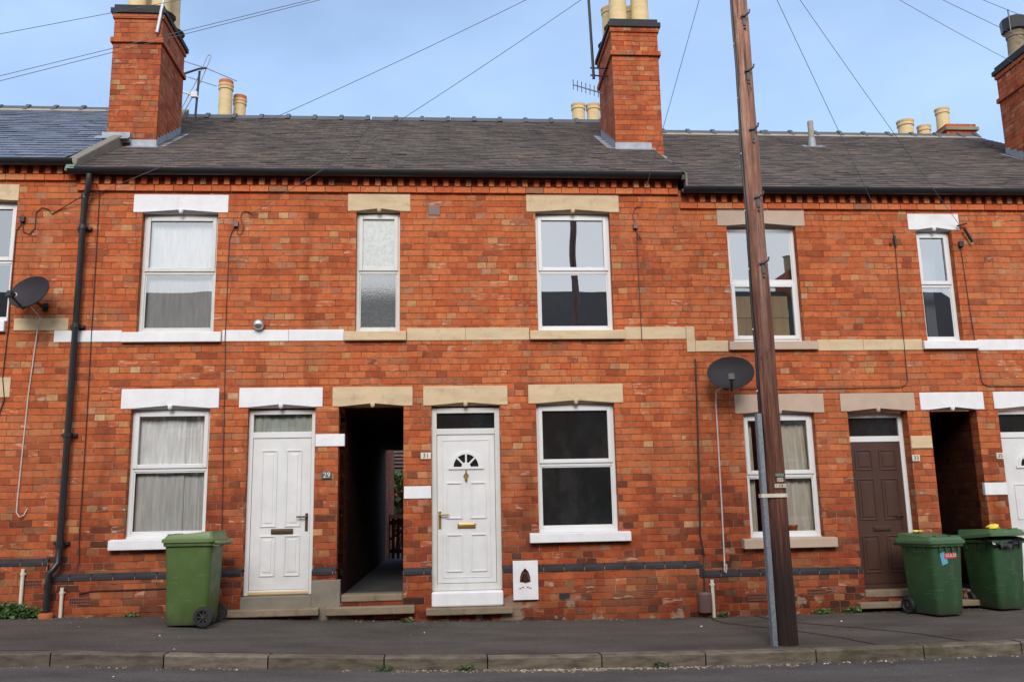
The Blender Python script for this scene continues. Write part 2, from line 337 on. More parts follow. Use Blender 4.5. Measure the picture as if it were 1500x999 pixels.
# ------------------------------------------------------------------ mesh builder
ORI = {}
class MB:
    def __init__(s): s.v = []; s.f = []
    def add(s, vs, fs, X=None):
        b = len(s.v)
        for p in vs:
            p = Vector(p); s.v.append(X @ p if X else p)
        s.f += [tuple(b + i for i in f) for f in fs]; return s
    def box(s, x0, x1, y0, y1, z0, z1, X=None):
        return s.add([(x0,y0,z0),(x1,y0,z0),(x1,y1,z0),(x0,y1,z0),(x0,y0,z1),(x1,y0,z1),(x1,y1,z1),(x0,y1,z1)],
              [(0,3,2,1),(4,5,6,7),(0,1,5,4),(1,2,6,5),(2,3,7,6),(3,0,4,7)], X)
    def quad(s, a, b, c, d, X=None): return s.add([a,b,c,d], [(0,1,2,3)], X)
    def prism(s, pts, y0, y1, X=None):          # polygon in x,z extruded in y
        n = len(pts)
        return s.add([(x,y0,z) for x,z in pts] + [(x,y1,z) for x,z in pts],
              [tuple(range(n)), tuple(range(2*n-1,n-1,-1))] + [(i,i+n,(i+1)%n+n,(i+1)%n) for i in range(n)], X)
    def prismx(s, pts, x0, x1, X=None):         # polygon in y,z extruded in x
        n = len(pts)
        return s.add([(x0,y,z) for y,z in pts] + [(x1,y,z) for y,z in pts],
              [tuple(range(n)), tuple(range(2*n-1,n-1,-1))] + [(i,i+n,(i+1)%n+n,(i+1)%n) for i in range(n)], X)
    def tube(s, pts, r, seg=8, r1=None, X=None):
        pts = [Vector(p) for p in pts]; n = len(pts); vs = []; fs = []; up = None
        for i, p in enumerate(pts):
            d = (pts[min(i+1,n-1)] - pts[max(i-1,0)]).normalized()
            if up is None: up = d.orthogonal().normalized()
            a = (up - d * up.dot(d)).normalized(); up = a; b = d.cross(a)
            rr = r + ((r1 - r) * i / (n - 1) if r1 is not None else 0)
            vs += [p + (a * math.cos(2*math.pi*k/seg) + b * math.sin(2*math.pi*k/seg)) * rr for k in range(seg)]
        for i in range(n-1):
            fs += [(i*seg+k, i*seg+(k+1)%seg, (i+1)*seg+(k+1)%seg, (i+1)*seg+k) for k in range(seg)]
        fs += [tuple(range(seg-1,-1,-1)), tuple(range((n-1)*seg, n*seg))]
        return s.add(vs, fs, X)
    def lathe(s, prof, c=(0,0,0), seg=20, X=None, caps=True):
        vs = []; fs = []; n = len(prof)
        for r, z in prof: vs += [(c[0]+r*math.cos(2*math.pi*k/seg), c[1]+r*math.sin(2*math.pi*k/seg), c[2]+z) for k in range(seg)]
        for i in range(n-1):
            fs += [(i*seg+k, i*seg+(k+1)%seg, (i+1)*seg+(k+1)%seg, (i+1)*seg+k) for k in range(seg)]
        if caps: fs += [tuple(range(seg-1,-1,-1)), tuple(range((n-1)*seg, n*seg))]
        return s.add(vs, fs, X)
    def grid(s, fn, nu, nv, X=None):
        vs = [fn(i/nu, j/nv) for j in range(nv+1) for i in range(nu+1)]
        return s.add(vs, [(j*(nu+1)+i, j*(nu+1)+i+1, (j+1)*(nu+1)+i+1, (j+1)*(nu+1)+i) for j in range(nv) for i in range(nu)], X)
    def build(s, name, mat, parent=None, local=False, bevel=0., smooth=False, origin=None):
        o0 = Vector((0,0,0))
        if parent is not None: o0 = ORI[parent.name]
        if local: o0 = Vector((0,0,0))
        if origin is not None: o0 = Vector(origin)
        me = bpy.data.meshes.new(name); me.from_pydata([tuple(p - o0) for p in s.v], [], s.f)
        bm = bmesh.new(); bm.from_mesh(me); bmesh.ops.recalc_face_normals(bm, faces=bm.faces); bm.to_mesh(me); bm.free()
        if smooth:
            for p in me.polygons: p.use_smooth = True
            try: me.set_sharp_from_angle(angle=R(38))
            except Exception: pass
        me.materials.append(M[mat])
        o = bpy.data.objects.new(name, me); COL.objects.link(o)
        if bevel:
            b = o.modifiers.new('edge', 'BEVEL'); b.width = bevel; b.segments = 2; b.limit_method = 'ANGLE'; b.angle_limit = R(40)
        if parent is not None: o.parent = parent; ORI[o.name] = ORI[parent.name] if not local else Vector((0,0,0))
        if origin is not None: o.location = o0; ORI[o.name] = o0
        return o

def tag(o, label=None, cat=None, group=None, kind=None):
    for k, v in (('label', label), ('category', cat), ('group', group), ('kind', kind)):
        if v: o[k] = v
    return o
def thing(name, label, cat, loc, rotz=0., group=None):
    o = bpy.data.objects.new(name, None); COL.objects.link(o); o.location = loc; o.rotation_euler = (0,0,rotz); o.empty_display_size = .2
    ORI[o.name] = Vector(loc); return tag(o, label, cat, group)
def solo(name, mb, mat, label, cat, group=None, **kw):
    xs = [p.x for p in mb.v]; ys = [p.y for p in mb.v]; zs = [p.z for p in mb.v]
    o = mb.build(name, mat, origin=((min(xs)+max(xs))/2, (min(ys)+max(ys))/2, min(zs)), **kw)
    return tag(o, label, cat, group)
def struct(name, mb, mat, **kw): return tag(mb.build(name, mat, **kw), kind='structure')
def text_mb(txt, size, X, depth=.002):
    cu = bpy.data.curves.new('lettering', 'FONT'); cu.body = txt; cu.size = size; cu.extrude = depth / 2; cu.align_x = 'CENTER'; cu.align_y = 'CENTER'
    cu.resolution_u = 3
    ob = bpy.data.objects.new('lettering', cu); COL.objects.link(ob)
    bpy.context.view_layer.update()
    me = bpy.data.meshes.new_from_object(ob.evaluated_get(bpy.context.evaluated_depsgraph_get()))
    mb = MB(); mb.add([tuple(v.co) for v in me.vertices], [tuple(p.vertices) for p in me.polygons], X)
    bpy.data.objects.remove(ob); bpy.data.meshes.remove(me); bpy.data.curves.remove(cu); return mb
def face_x(x, y, z): return Matrix.Translation((x, y, z)) @ Matrix.Rotation(R(90), 4, 'X')    # text facing -y

# ------------------------------------------------------------------ ground line along the street
GP = [(-60,.5),(-12,.27),(-4.9,.15),(-3.3,.118),(-2.3,.07),(-.4,-.012),(1,-.045),(2.9,-.068),(5,-.058),(7,-.045),(12,-.05),(60,-.3)]
def g(x):
    for (a, za), (b, zb) in zip(GP, GP[1:]):
        if a <= x <= b: return za + (zb - za) * (x - a) / (b - a)
    return 0
KY = -2.15
def pv(x, y): return g(x) + .02 * y
XS = sorted(set([-60,-40,-25,-16] + [i * .5 for i in range(-24, 31)] + [20, 30, 45, 60]))
mb = MB()
for a, b in zip(XS, XS[1:]):
    for y0, y1 in ((KY, -1.1), (-1.1, .3)): mb.quad((a,y0,pv(a,y0)), (b,y0,pv(b,y0)), (b,y1,pv(b,y1)), (a,y1,pv(a,y1)))
struct('pavement', mb, 'pavement')
KF = -2.30; RD = .112
def rz(x, y): return pv(x, KY) - RD + .025 * min(1, max(0, (KF - y) / 3)) - .025 * max(0, (-5.3 - y) / 3)
mb = MB()
for a, b in zip(XS, XS[1:]):
    for y0, y1 in ((-8.3,-5.3),(-5.3,-3.6),(-3.6,KF+.05)): mb.quad((a,y0,rz(a,y0)),(b,y0,rz(b,y0)),(b,y1,rz(b,y1)),(a,y1,rz(a,y1)))
struct('road', mb, 'road')
mb = MB()
for a, b in zip(XS, XS[1:]):
    for y0, y1 in ((-11.6,-8.3),): mb.quad((a,y0,pv(a,KY)+.04),(b,y0,pv(b,KY)+.04),(b,y1,pv(b,KY)),(a,y1,pv(a,KY)))
struct('far_pavement', mb, 'pavement')
def kerb(ya, yb, name, zoff=0):
    mb = MB(); x = -40.2 - random.random()*.1; jz = 0
    marks = [-6.35,-5.03,-4.2]
    while x < 40:
        L = random.uniform(.86, 1.04); e = .006; z = pv(x + L/2, KY); s = (pv(x+L, KY) - pv(x, KY))
        dz = random.uniform(-.004, .005); c = .012 if ya < yb else -.012
        zt0, zt1, zb = z - s/2 + dz, z + s/2 + dz, z - .3
        lo, hi = min(ya, yb), max(ya, yb)
        pr = [(lo, -.3), (lo, -.014), (lo+.012, 0), (hi, .0), (hi, -.3)]
        for xa, zz in ((x+e, zt0), (x+L-e, zt1)): pass
        n = len(pr)
        mb.add([(x+e, y, zt0+q) for y, q in pr] + [(x+L-e, y, zt1+q) for y, q in pr],
               [tuple(range(n)), tuple(range(2*n-1,n-1,-1))] + [(i,i+n,(i+1)%n+n,(i+1)%n) for i in range(n)])
        x += L
    return struct(name, mb, 'kerb', smooth=False)
kerb(KF, KY + .004, 'kerb'); kerb(-8.45, -8.3, 'far_kerb')
mb = MB(); mb.quad((-300,-300,-.62),(300,-300,-.62),(300,300,-.62),(-300,300,-.62)); struct('ground', mb, 'dirt')
mb = MB(); mb.quad((-12,7.75,.19),(14,7.75,.19),(14,30,.10),(-12,30,.10)); struct('back_yard', mb, 'render_grey')
# trench reinstatement lines on the pavement round the pole
mb = MB()
def strip(pts, w, dz=.004):
    for (x0,y0),(x1,y1) in zip(pts, pts[1:]):
        d = Vector((x1-x0, y1-y0)).normalized(); nx, ny = -d.y*w/2, d.x*w/2
        mb.quad((x0+nx,y0+ny,pv(x0,y0)+dz),(x1+nx,y1+ny,pv(x1,y1)+dz),(x1-nx,y1-ny,pv(x1,y1)+dz),(x0-nx,y0-ny,pv(x0,y0)+dz))
strip([(3.05,-.06),(3.0,-.30),(3.05,-.55),(3.3,-.86),(3.6,-1.25),(3.85,-1.72),(3.98,-2.13)], .022)
strip([(3.55,-.06),(3.62,-.4),(3.9,-.8),(4.3,-1.2),(4.66,-1.65),(4.85,-2.13)], .022)
struct('pavement_tar_seam', mb, 'tar')

# ------------------------------------------------------------------ houses
HD = 7.6; SL = .61; RY = 4.2
def panel(mb, x0, x1, z0, z1, ops, y=0., dep=.16, reveal=True):
    ops = [(max(a,x0), min(b,x1), max(c,z0), min(d,z1)) for a,b,c,d in ops if a < x1 and b > x0 and c < z1 and d > z0]
    xs = sorted(set([x0,x1] + [v for o in ops for v in o[:2]])); zs = sorted(set([z0,z1] + [v for o in ops for v in o[2:]]))
    for a, b in zip(xs, xs[1:]):
        for c, d in zip(zs, zs[1:]):
            mx, mz = (a+b)/2, (c+d)/2
            if any(o[0] < mx < o[1] and o[2] < mz < o[3] for o in ops): continue
            mb.quad((a,y,c),(b,y,c),(b,y,d),(a,y,d))
    if reveal:
        for a, b, c, d in ops:
            mb.quad((a,y,c),(a,y+dep,c),(a,y+dep,d),(a,y,d)); mb.quad((b,y,c),(b,y,d),(b,y+dep,d),(b,y+dep,c))
            if d < z1: mb.quad((a,y,d),(a,y+dep,d),(b,y+dep,d),(b,y,d))
            if c > z0: mb.quad((a,y,c),(b,y,c),(b,y+dep,c),(a,y+dep,c))
    return mb
PL = .045
def house(label, x0, x1, ops, zt, zp, tuns=(), group='terraced houses in the row'):
    h = thing('terraced_house', label, 'house', ((x0+x1)/2, 0, g((x0+x1)/2)), group=group)
    fops = [(o[0], o[1], o[2] - (.035 if o[2] > .6 else 0), o[3] + .06) for o in ops]
    mb = MB(); panel(mb, x0, x1, zp - .001, zt, fops)
    panel(mb, x0, x1, -.5, zp - .03, ops, y=-PL)
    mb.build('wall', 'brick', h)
    mb = MB(); panel(mb, x0, x1, -.5, zt, tuns, y=HD, dep=-.2)
    for xa in (x0, x1): mb.quad((xa,.17,zt-.9),(xa,HD,zt-.9),(xa,HD,zt),(xa,.17,zt))
    mb.build('rear_wall', 'brick', h)
    # chamfered blue brick plinth course, broken at the doors
    cuts = sorted((o[0], o[1]) for o in ops if o[2] < zp - .05); runs = [(x0, x1)]
    for ca, cb in cuts:
        runs = [q for s_, e_ in runs for q in ([(s_, e_)] if cb <= s_ or ca >= e_ else ([(s_, ca)] if ca > s_ else []) + ([(cb, e_)] if cb < e_ else []))]
    for s_, e_ in runs:
        if e_ - s_ < .02: continue
        mb = MB(); x = s_
        while x < e_ - .02:
            b = min(x + .236, e_); dz = random.uniform(-.003, .003)
            mb.prismx([(-PL-.010,zp-.075+dz),(-PL-.010,zp-.034+dz),(-.004,zp+dz),(.02,zp+dz),(.02,zp-.075+dz)], x+.003, b-.003); x += .236
        pc = mb.build('plinth_course', 'blue_brick', h, bevel=.004)
        mb = MB(); mb.box(s_, e_, -PL-.004, .03, zp-.071, zp-.04); mb.build('mortar', 'mortar', pc)
    return h

def cornice(h, x0, x1, z):            # z = top of dentils; a projecting band course below
    mb = MB(); p = .14; i = math.ceil(x0 / p)
    mb2 = MB(); x = x0
    while x < x1 - .02:
        b = min(x1, x + .226); mb2.box(x+.003, b-.003, -.036, .03, z-.182, z-.108); x += .226
    while i * p < x1 - .03:
        a = i * p; j = random.uniform(-.004, .004); mb.box(a+j, a+.066+j, -.050+random.uniform(-.004,.004), .03, z-.104, z-.004); i += 1
    mb.build('dentil_brick', 'dentil', h, bevel=.004); mb2.build('cornice_band', 'dentil', h, bevel=.004)

def gutter(h, x0, x1, z):             # half-round; z = rim height
    mb = MB(); r = .058; n = 10
    prof = [(-.135 + r*math.cos(math.pi*k/n), z - .0 - r*1.25*math.sin(math.pi*k/n)) for k in range(n+1)]
    prof2 = [(-.135 + (r-.006)*math.cos(math.pi*k/n), z - (r*1.25-.006)*math.sin(math.pi*k/n)) for k in range(n, -1, -1)]
    mb.prismx(prof + prof2, x0, x1)
    x = x0 + .9
    while x < x1:
        pr = [(-.135 + (r+.005)*math.cos(math.pi*k/n), z - (r*1.25+.005)*math.sin(math.pi*k/n)) for k in range(n+1)]
        mb.prismx(pr + [(-.135-r+.01, z+.004), (-.135+r-.01, z+.004)], x, x + .05); x += 2.05
    mb.prismx([(-.085, z-.045), (-.085, z+.0), (-.02, z+.0), (-.02, z-.045)], x0, x1)
    mb.build('gutter', 'black', h, smooth=True)

def roof(h, x0, x1, ze, mat, ex=.128, w=.20, skip=None, sag=0., ridge=True, mort=False):
    """slates laid course by course; ze = eave height at y=-.12"""
    mb = MB(); c = math.cos(math.atan(SL)); s = SL * c; L = (RY + .12) / c; n = int(L / ex) + 1
    for r in range(n):
        off = (r % 2) * w / 2; i0 = math.floor((x0 - off) / w)
        t0 = r * ex; t1 = min(t0 + ex * 1.9, L)
        if t1 - t0 < .04: continue
        i = i0
        while i * w + off < x1:
            a = max(x0, i*w+off) + .002; b = min(x1, (i+1)*w+off) - .002; i += 1
            if b - a < .03: continue
            j = random.uniform(-.006, .006); lift = random.uniform(0, .004) + (random.random() < .008) * .006; tw = random.uniform(-.003, .003)
            th = .007
            def P(x, t, k):
                xm = (x - x0) / (x1 - x0); sg = -sag * math.sin(math.pi * t / L) * math.sin(math.pi * xm)
                return (x, -.12 + t*c - s*k, ze + t*s + c*k + sg)
            ua = .012 + lift; ub = ua + tw
            mb.add([P(a,t0+j,ua),P(b,t0+j,ub),P(b,t1,.001),P(a,t1,.001),P(a,t0+j,ua+th),P(b,t0+j,ub+th),P(b,t1,.006),P(a,t1,.006)],
                   [(0,3,2,1),(4,5,6,7),(0,1,5,4),(1,2,6,5),(2,3,7,6),(3,0,4,7)])
    ro = mb.build('roof', mat, h)
    zr = ze + SL * (RY + .12)
    mb = MB(); mb.prismx([(-.11, ze-.014), (RY, zr-.05), (HD+.75, zr-.05-SL*(HD+.75-RY)), (HD+.75, zr-.12-SL*(HD+.75-RY)), (RY, zr-.12), (-.11, ze-.08)], x0, x1)
    mb.build('roof_deck', 'slate', ro)
    if ridge:
        mb = MB(); x = x0; mm = MB()
        while x < x1 - .05:
            b = min(x + .455, x1); dz = random.uniform(-.005, .006)
            pr = [(RY - .17, zr - .075 + dz), (RY - .035, zr + .052 + dz), (RY + .035, zr + .052 + dz), (RY + .17, zr - .075 + dz)]
            mb.prismx(pr, x + .003, b - .003)
            pr2 = [(RY - .185, zr - .07 + dz), (RY - .05, zr + .072 + dz), (RY + .05, zr + .072 + dz), (RY + .185, zr - .07 + dz)]
            mb.prismx(pr2, b - .07, b - .004)
            if mort: mm.prismx([(RY-.20, zr-.10), (RY-.165, zr-.055), (RY-.1, zr-.06), (RY-.12, zr-.12)], x, b)
            x += .455
        mb.build('ridge_tile', 'ridge', ro)
        if mort: mm.build('ridge_mortar', 'mortar', ro)
    return ro

def lintel(par, x0, x1, z0, z1, mat, y0=0., rise=.034):
    xc = (x0+x1)/2; e = .105; mb = MB(); n = 6
    bot = [(x0+e+(x1-x0-2*e)*k/(2*n), z0 + rise*(1-(1-k/n)**2)**.5*.0 + rise*(k/n)) for k in range(0, n+1)]
    bot += [(x1-(q-x0), zz) for q, zz in bot[-2::-1]]
    mb.prism([(x0,z0)] + bot + [(x1,z0),(x1,z1),(x0,z1)], -.010+y0, .10)
    # chamfered soffit behind the shallow peak, and the little round boss
    mb.add([(x0+e,.0+y0,z0),(xc,.0+y0,z0+rise),(x1-e,.0+y0,z0),(x0+e,.07,z0-.004),(xc,.07,z0-.004),(x1-e,.07,z0-.004),
            (xc,.07,z0+rise+.01)], [(0,1,4,3),(1,2,5,4)])
    mb.lathe([(.001,-.030),(.018,-.022),(.027,0),(.027,.028),(.012,.034)], (xc,-.001+y0,z0+rise-.024), 12)
    return mb.build('lintel', mat, par, bevel=.004)

def window(h, x0, x1, z0, z1, zt, sill=None, lint=None, pane=('glass','glass'), label=None, y=.085, frame='upvc', room=True, sillmat='stone', linmat='stone', fw=.045, silly=-.055, flip=False):
    if lint: z1 = lint[2] - .006
    mb = MB(); f = fw; d = .06
    def ring(a,b,c,e,w,ya,yb):
        mb.box(a,a+w,ya,yb,c,e); mb.box(b-w,b,ya,yb,c,e); mb.box(a+w,b-w,ya,yb,c,c+w); mb.box(a+w,b-w,ya,yb,e-w,e)
    ring(x0,x1,z0,z1,f,y,y+d); mb.box(x0+f,x1-f,y,y+d,zt-.028,zt+.028)
    # opening sash (thicker, proud) and the fixed light's bead
    top = (x0+f-.014, x1-f+.014, zt+.008, z1-f+.014); lo = (x0+f, x1-f, z0+f, zt-.028)
    if flip: top, lo = (x0+f, x1-f, zt+.028, z1-f), (x0+f-.014, x1-f+.014, z0+f-.014, zt-.008)
    big, small = (lo, top) if flip else (top, lo)
    ring(*big,.048,y-.016,y+.02); ring(*small,.016,y+.008,y+.03)
    w = mb.build('window', frame, h, bevel=.005)
    if label: w['label'] = label
    b = big; c = small; up, dn = (c, b) if flip else (b, c)
    wu, wd = (.016,.048) if flip else (.048,.016)
    for (a0,a1,c0,c1), ww, mt in ((up,wu,pane[0]),(dn,wd,pane[1])):
        q = MB(); q.quad((a0+ww-.006,y+.012,c0+ww-.006),(a1-ww+.006,y+.012,c0+ww-.006),(a1-ww+.006,y+.012,c1-ww+.006),(a0+ww-.006,y+.012,c1-ww+.006))
        q.build('pane', mt, w)
    if sill:
        a0,a1,c0,c1 = sill; q = MB()
        q.prismx([(silly,c0),(silly,c1-.012),(.12,c1+.008),(.12,c0)], a0, a1); q.build('sill', sillmat, w, bevel=.006)
        q = MB(); q.box(x0+.01,x1-.01,y-.03,y+.03,c1+.002,z0+.006); q.build('sub_sill', frame, w)
    if lint: lintel(w, *lint, linmat)
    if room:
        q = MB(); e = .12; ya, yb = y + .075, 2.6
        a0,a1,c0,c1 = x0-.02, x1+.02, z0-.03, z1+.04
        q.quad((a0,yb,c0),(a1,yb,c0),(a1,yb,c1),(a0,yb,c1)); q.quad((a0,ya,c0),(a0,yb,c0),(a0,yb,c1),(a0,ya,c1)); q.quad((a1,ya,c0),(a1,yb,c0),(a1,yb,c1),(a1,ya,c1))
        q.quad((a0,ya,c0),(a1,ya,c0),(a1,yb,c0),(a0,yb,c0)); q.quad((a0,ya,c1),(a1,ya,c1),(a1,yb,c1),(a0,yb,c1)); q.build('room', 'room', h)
    return w

def band(h, segs, z0, z1, mat, y=-.010, name='string_course'):
    for a, b in segs:
        mb = MB(); x = a
        while x < b - .01:
            e = min(b, x + random.uniform(.55, .9)); e = b if b - e < .25 else e
            mb.box(x+.0015, e-.0015, y, .04, z0+random.uniform(-.002,.002), z1+random.uniform(-.002,.002)); x = e
        mb.build(name, mat, h, bevel=.004)

def curtain(x0, x1, z0, z1, y, mat, label, cat='curtain', waves=9, amp=.022, group=None, split=None, tie=0.):
    mb = MB()
    def fn(u, v):
        x = x0 + (x1-x0)*u + tie*(1-v)*(u-.0)*(x0-x1)
        a = amp*(.5+.5*random_w[int(u*60)%60])
        z = z0 + (z1-z0)*v
        return (x, y + a*math.sin(u*waves*6.283 + 1.3*math.sin(u*7)) + .006*math.sin(v*5+u*9), z)
    mb.grid(fn, 60, 8)
    o = solo('curtain', mb, mat, label, cat, group, smooth=True); return o
random_w = [random.random() for _ in range(61)]

def airbrick(h, x, z, w=.11, hh=.04, mat='airbrick', y=-PL):
    mb = MB(); q = MB()
    mb.box(x-w, x+w, y-.006, y+.02, z-hh, z-hh+.012); mb.box(x-w, x+w, y-.006, y+.02, z+hh-.012, z+hh)
    n = 9
    for i in range(n+1):
        a = x - w + 2*w*i/n; mb.box(a-.0035, a+.0035, y-.005, y+.02, z-hh+.012, z+hh-.012)
    mb.box(x-w, x+w, y-.003, y+.02, z-.005, z+.005)
    o = mb.build('air_brick', mat, h); q.box(x-w+.004, x+w-.004, y-.0015, y+.02, z-hh+.004, z+hh-.004); q.build('vent_hole', 'ink', o)

def chimney(h, x0, x1, y0, y1, zb, zs, zc, pots, sidez=None, aged=False, flash=None):
    """zs: string course top; zc: cap top"""
    mb = MB(); mb.box(x0,x1,y0,y1,zb,zc-.10); ch = mb.build('chimney', 'stack_brick', h)
    mb = MB(); p = .032; mb.box(x0-p,x1+p,y0-p,y1+p,zs-.075,zs); mb.box(x0-.022,x1+.022,y0-.022,y1+.022,zc-.215,zc-.142); mb.build('chimney_band', 'stack_brick', ch, bevel=.004)
    mb = MB(); mb.box(x0-.048,x1+.048,y0-.048,y1+.048,zc-.142,zc-.068); mb.box(x0-.012,x1+.012,y0-.012,y1+.012,zc-.068,zc); mb.build('chimney_cap', 'blue_brick', ch, bevel=.006)
    for (px, py, hh, r, mt) in pots:
        mb = MB(); mb.lathe([(r*1.08,-.03),(r*1.05,.02),(r*.98,.05),(r*.92,hh-.10),(r*1.02,hh-.09),(r*1.02,hh-.06),(r*.98,hh-.055),(r*1.06,hh-.02),(r*1.08,hh),(r*.86,hh),(r*.84,hh-.2),(.001,hh-.2)], (px,py,zc), 20)
        mb.build('chimney_pot', mt, ch, smooth=True)
        mb = MB(); mb.lathe([(r*1.6,-.002),(r*1.35,.035),(r*1.05,.06)], (px,py,zc), 14); mb.build('flaunching', 'mortar', ch)
    return ch
def flashing(ch, x, y0, y1, ze, side, xf0, xf1, front=True):
    """stepped lead along a chimney side and an apron at its front; roof eave ze"""
    mb = MB(); c = lambda y: ze + SL*(y+.12) + .03
    n = 8; d = .006 * side; xo = x + d
    for i in range(n):
        ya = y0 + (y1-y0)*i/n; yb = y0 + (y1-y0)*(i+1)/n
        mb.add([(x+d,ya,c(ya)-.03),(x+d,yb,c(yb)-.03),(x+d,yb,c(yb)+.10),(x+d,ya+.03,c(ya)+.15),(x+d,ya,c(ya)+.06)],[(0,1,2,3,4)])
        mb.quad((x+d,ya,c(ya)-.005),(x+d,yb,c(yb)-.005),(x+side*.13,yb,c(yb)+.004),(x+side*.13,ya,c(ya)+.004))
    if front:
        mb.quad((xf0-.01,y0-.006,c(y0)-.02),(xf1+.01,y0-.006,c(y0)-.02),(xf1+.01,y0-.006,c(y0)+.09),(xf0-.01,y0-.006,c(y0)+.09))
        mb.quad((xf0-.03,y0-.14,c(y0-.14)+.006),(xf1+.05,y0-.14,c(y0-.14)+.006),(xf1+.05,y0,c(y0)+.004),(xf0-.03,y0,c(y0)+.004))
    return mb.build('flashing', 'lead', ch)

def step_slab(h, x0, x1, z0, z1, y0=-.22, mat='stone_dark', name='doorstep'):
    mb = MB(); n = 8
    def fn(u, v):
        pass
    for i in range(n):
        a = x0+(x1-x0)*i/n; b = x0+(x1-x0)*(i+1)/n
        mb.box(a, b, y0+random.uniform(-.008,.008), .1, z0+random.uniform(-.006,.006), z1)
    q = MB(); q.box(x0,x1,y0,.1,z0,z1)
    return q.build(name, mat, h, bevel=.012)

def handle(door, x, y, z, side, mat, lever=.11):
    mb = MB(); mb.box(x-.016,x+.016,y-.010,y,z-.13,z+.07); mb.tube([(x,y-.01,z+.03),(x,y-.045,z+.03),(x+side*lever,y-.05,z+.03)], .010, 8)
    mb.lathe([(.001,-.004),(.011,-.004),(.011,.004),(.001,.004)], (0,0,0), 10, face_x(x, y-.012, z-.07))
    return mb.build('handle', mat, door, bevel=.002)
def letterbox(door, x, y, z, w, mat, hh=.03):
    mb = MB(); mb.box(x-w,x+w,y-.012,y,z-hh,z+hh); mb.box(x-w+.012,x+w-.012,y-.018,y-.01,z-hh+.010,z+hh-.014)
    return mb.build('letterbox', mat, door, bevel=.003)
def mould(mb, a, b, c, d, y, w=.014, p=.010):
    mb.box(a,b,y-p,y,d-w,d); mb.box(a,b,y-p,y,c,c+w); mb.box(a,a+w,y-p,y,c+w,d-w); mb.box(b-w,b,y-p,y,c+w,d-w)
def frame3(mb, x0, x1, z0, z1, zt, w, y0, y1):
    mb.box(x0,x0+w,y0,y1,z0,z1); mb.box(x1-w,x1,y0,y1,z0,z1); mb.box(x0+w,x1-w,y0,y1,z1-w,z1); mb.box(x0+w,x1-w,y0,y1,zt-.035,zt+.035)
def fanlight(door, x0, x1, z0, z1, y, mat):
    q = MB(); q.quad((x0,y,z0),(x1,y,z0),(x1,y,z1),(x0,y,z1)); q.build('fanlight', mat, door)
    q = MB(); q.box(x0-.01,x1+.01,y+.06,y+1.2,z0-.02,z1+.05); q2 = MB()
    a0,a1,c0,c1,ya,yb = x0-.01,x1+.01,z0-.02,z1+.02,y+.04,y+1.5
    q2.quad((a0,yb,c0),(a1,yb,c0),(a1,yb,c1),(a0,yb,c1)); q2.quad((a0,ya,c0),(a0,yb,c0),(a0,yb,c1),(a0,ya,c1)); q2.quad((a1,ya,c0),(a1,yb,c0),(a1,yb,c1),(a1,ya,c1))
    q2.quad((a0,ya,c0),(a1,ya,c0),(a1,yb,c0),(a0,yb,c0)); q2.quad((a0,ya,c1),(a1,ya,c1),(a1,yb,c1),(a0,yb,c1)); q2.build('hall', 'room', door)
def sunburst(door, xc, z0, r, y, fmat):
    n = 14; q = MB(); ri = r*.34
    q.prism([(xc + r*math.cos(math.pi*k/n), z0 + r*math.sin(math.pi*k/n)) for k in range(n+1)], y-.004, y+.01); q.build('fan_pane', 'misty', door)
    q = MB()
    def arc(ra, rb, a0, a1, m=n):
        pts = [(xc+rb*math.cos(a0+(a1-a0)*k/m), z0+rb*math.sin(a0+(a1-a0)*k/m)) for k in range(m+1)] + [(xc+ra*math.cos(a0+(a1-a0)*k/m), z0+ra*math.sin(a0+(a1-a0)*k/m)) for k in range(m,-1,-1)]
        for k in range(m):
            q.prism([pts[k], pts[k+1], pts[2*m-k], pts[2*m+1-k]], y-.014, y+.01)
    arc(r-.008, r+.022, 0, math.pi); arc(.0, ri, 0, math.pi)
    for a in (45, 90, 135):
        c, s = math.cos(R(a)), math.sin(R(a)); w = .010
        q.prism([(xc+ri*.8*c-w*s, z0+ri*.8*s+w*c), (xc+r*c-w*s, z0+r*s+w*c), (xc+r*c+w*s, z0+r*s-w*c), (xc+ri*.8*c+w*s, z0+ri*.8*s-w*c)], y-.013, y+.01)
    q.box(xc-r-.05, xc+r+.05, y-.014, y+.01, z0-.028, z0+.0)
    q.build('fan_bars', fmat, door)

def passage(h, x0, x1, z0, z1, lint, linmat, name='passage'):
    mb = MB(); yb = HD
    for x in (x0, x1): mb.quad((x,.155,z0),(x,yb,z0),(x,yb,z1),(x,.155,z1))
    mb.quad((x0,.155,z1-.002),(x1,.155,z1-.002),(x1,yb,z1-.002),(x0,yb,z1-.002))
    p = mb.build(name, 'shaded_brick', h)  # walls and ceiling carry the gloom of the tunnel in their brick colour
    q = MB(); q.box(x0-.05,x1+.05,.10,yb+.3,z0-.2,z0); q.build('floor', 'passage_floor', p)
    lintel(p, *lint, linmat); return p

# --- no. 27 at the left edge
ZE29, ZE27, ZE33 = 5.29, 5.41, 5.105
op27 = [(-6.0,-5.07,3.47,4.92)]
h27 = house('leftmost house in the row, with a glossy newer slate roof, mostly out of frame', -12, -4.39, op27 + [(-6.0,-5.07,1.1,2.55)], 5.42, .765)
cornice(h27, -12, -4.395, 5.36); gutter(h27, -12, -4.40, 5.40)
roof(h27, -12, -4.52, ZE27, 'slate_new', ex=.20, w=.28, mort=True)
window(h27, *op27[0], 4.2, sill=(-6.1,-5.075,3.33,3.47), lint=(-6.15,-5.06,4.93,5.13), pane=('glass_bright','glass_bright'), sillmat='white_paint')
window(h27, -6.0,-5.07,1.1,2.55, 1.8, sill=(-6.1,-5.0,.98,1.1), lint=(-6.1,-4.97,2.57,2.8))
band(h27, [(-4.99,-4.375)], 3.345, 3.49, 'stone'); airbrick(h27, -4.55, .50)
